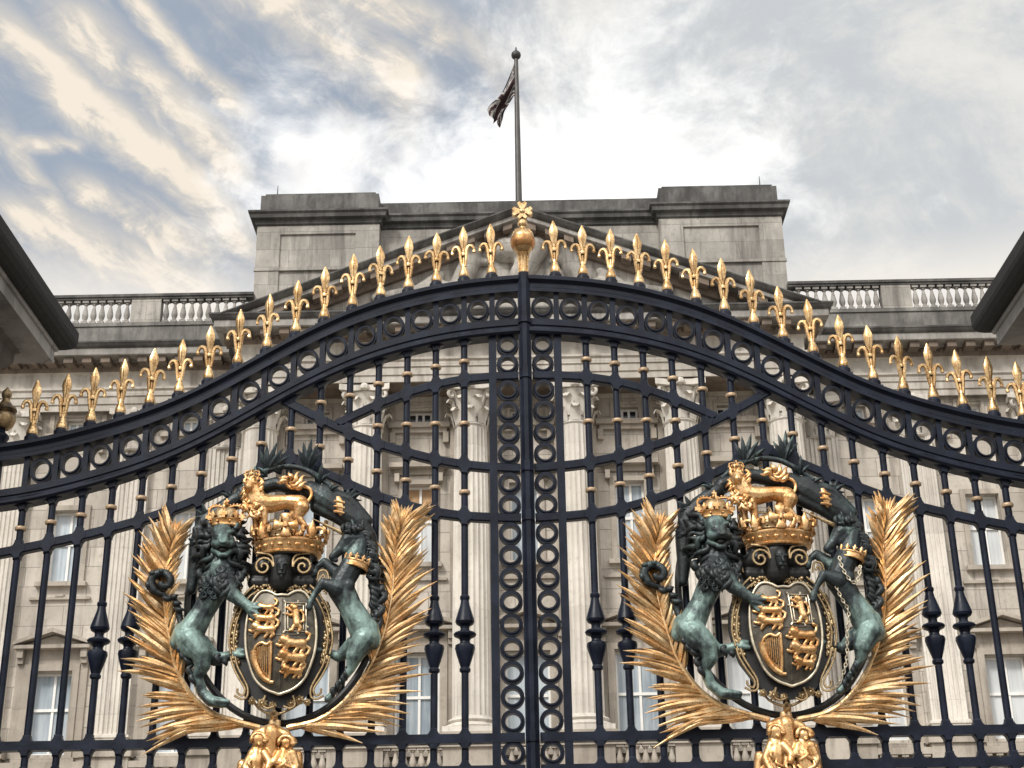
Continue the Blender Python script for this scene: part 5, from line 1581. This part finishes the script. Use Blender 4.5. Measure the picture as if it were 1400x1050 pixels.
# cirrus bands: great streaks across the western sky, each a soft curved band broken up by noise
def sdir(px, py):
    d = (fwd + rgt*((px-700)/FPX) - upv*((py-525)/FPX)).normalized(); return d.x, d.z
fn_ = k.math('SUBTRACT', fine, .5); wn_ = k.math('SUBTRACT', warp2, .5); sn_ = k.math('SUBTRACT', st2, .5)
cl_l = k.math('MULTIPLY', k.ss(streak, .46, .62), .55)
for (ax, ay, bx_, by_, wid, bend, amp) in ((-30, 5, 370, 375, 40, 10, 1.0), (150, -40, 345, 170, 19, -9, .95), (60, 0, 345, 270, 40, 14, .80), (270, -60, 600, 165, 58, 22, .85), (-10, 165, 175, 420, 22, -10, .6),
                                           (80, 255, 330, 365, 30, 8, .7), (-40, 215, 120, 190, 14, 4, .55), (-20, 300, 330, 410, 50, 0, .7), (180, 270, 280, 420, 24, 0, .55), (420, -30, 640, 60, 34, 6, .7)):
    x0_, z0_ = sdir(ax, ay); x1_, z1_ = sdir(bx_, by_)
    L_ = math.hypot(x1_-x0_, z1_-z0_); ex, ez = (x1_-x0_)/L_, (z1_-z0_)/L_
    rx_ = k.math('SUBTRACT', dx, x0_); rz_ = k.math('SUBTRACT', dz, z0_)
    uu = k.math('MULTIPLY', k.math('ADD', k.math('MULTIPLY', rx_, ex), k.math('MULTIPLY', rz_, ez)), 1/L_)
    pp_ = k.math('ADD', k.math('MULTIPLY', rx_, -ez), k.math('MULTIPLY', rz_, ex))
    bb = k.math('MULTIPLY', k.math('MULTIPLY', uu, k.math('SUBTRACT', 1.0, uu)), 4*bend/FPX)
    pp_ = k.math('SUBTRACT', pp_, bb)
    pp_ = k.math('ADD', pp_, k.math('ADD', k.math('MULTIPLY', wn_, .030), k.math('MULTIPLY', fn_, .022)))
    md = k.ss(k.math('ABSOLUTE', pp_), 0.0, wid*1.25/FPX, 1, 0)
    ends = k.math('MULTIPLY', k.ss(uu, -.08, .15), k.ss(uu, .80, 1.08, 1, 0))
    md = k.math('MULTIPLY', k.math('MULTIPLY', md, ends), k.math('ADD', amp, k.math('ADD', k.math('MULTIPLY', fn_, 1.9), k.math('MULTIPLY', sn_, 2.3))), clamp=True)
    cl_l = k.math('MAXIMUM', cl_l, k.math('MULTIPLY', md, k.ss(dy, .2, .5)))
leftc = k.mix(cl_l, blue, S(.85, .765, .645))
leftc = k.mix(k.ss(cl_l, .6, 1.0, 0, .7), leftc, S(.98, .88, .755))
for (px, py, rr) in ((470, 200, 46), (392, 196, 24), (560, 205, 30), (440, 245, 60)):
    x0_, z0_ = sdir(px, py)
    q_ = k.math('SQRT', k.math('ADD', k.math('POWER', k.math('SUBTRACT', dx, x0_), 2.0), k.math('POWER', k.math('MULTIPLY', k.math('SUBTRACT', dz, z0_), 1.3), 2.0)))
    q_ = k.math('ADD', q_, k.math('ADD', k.math('MULTIPLY', fn_, .05), k.math('MULTIPLY', wn_, .03)))
    leftc = k.mix(k.math('MULTIPLY', k.ss(q_, rr*.3/FPX, rr*1.2/FPX, .85, 0), k.ss(dy, .2, .5)), leftc, S(.98, .96, .94))
hz = k.math('ADD', k.math('MULTIPLY', haze, .75), k.math('MULTIPLY', fine, .25))
greyc = k.mix(k.ss(hz, .38, .62), S(.595, .625, .65), S(.83, .815, .78))
rmask = k.ss(k.math('ADD', dx, k.math('MULTIPLY', k.math('SUBTRACT', puff, .5), .30)), -.09, .05)
skyc = k.mix(rmask, leftc, greyc)
# bright cloud bank low over the roof
g0 = Vector((.005, .865, .480)).normalized()
gx = k.math('SUBTRACT', dx, g0.x); gz = k.math('MULTIPLY', k.math('SUBTRACT', dz, g0.z), 1.5)
gd = k.math('SQRT', k.math('ADD', k.math('MULTIPLY', gx, gx), k.math('MULTIPLY', gz, gz)))
gd = k.math('ADD', gd, k.math('MULTIPLY', k.math('SUBTRACT', puff, .5), -.40))
gd = k.math('ADD', gd, k.math('MULTIPLY', k.math('SUBTRACT', fine, .5), -.16))
glow = k.math('MULTIPLY', k.ss(gd, .03, .215, 1, 0), k.ss(dy, .3, .6))
skyc = k.mix(glow, skyc, S(1.25, 1.24, 1.22))
low = k.math('MULTIPLY', k.ss(dz, .425, .470, 1, 0), k.ss(dy, .2, .6))
skyc = k.mix(k.math('MULTIPLY', low, .75), skyc, S(1.0, .94, .86))
# unseen sky behind the camera, brightened to light the facade, dimmed low for contrast
back = k.ss(dy, .25, -.45)
cb = k.mix(k.ss(haze, .35, .65), S(1.25, 1.28, 1.33), S(2.6, 2.5, 2.36))
cb = k.mix(k.ss(dz, .05, .50), S(.50, .50, .52), cb)
skyc = k.mix(back, skyc, cb)
k.l(skyc, bg.inputs['Color']); bg.inputs['Strength'].default_value = STR
k.l(bg.outputs[0], out.inputs['Surface'])

# ================================================================== RENDER SETTINGS
scene.render.engine = 'CYCLES'
scene.view_settings.view_transform = 'Standard'; scene.view_settings.look = 'None'
scene.view_settings.exposure = 0; scene.view_settings.gamma = 1
scene.cycles.max_bounces = 6
scene.cycles.use_denoising = True
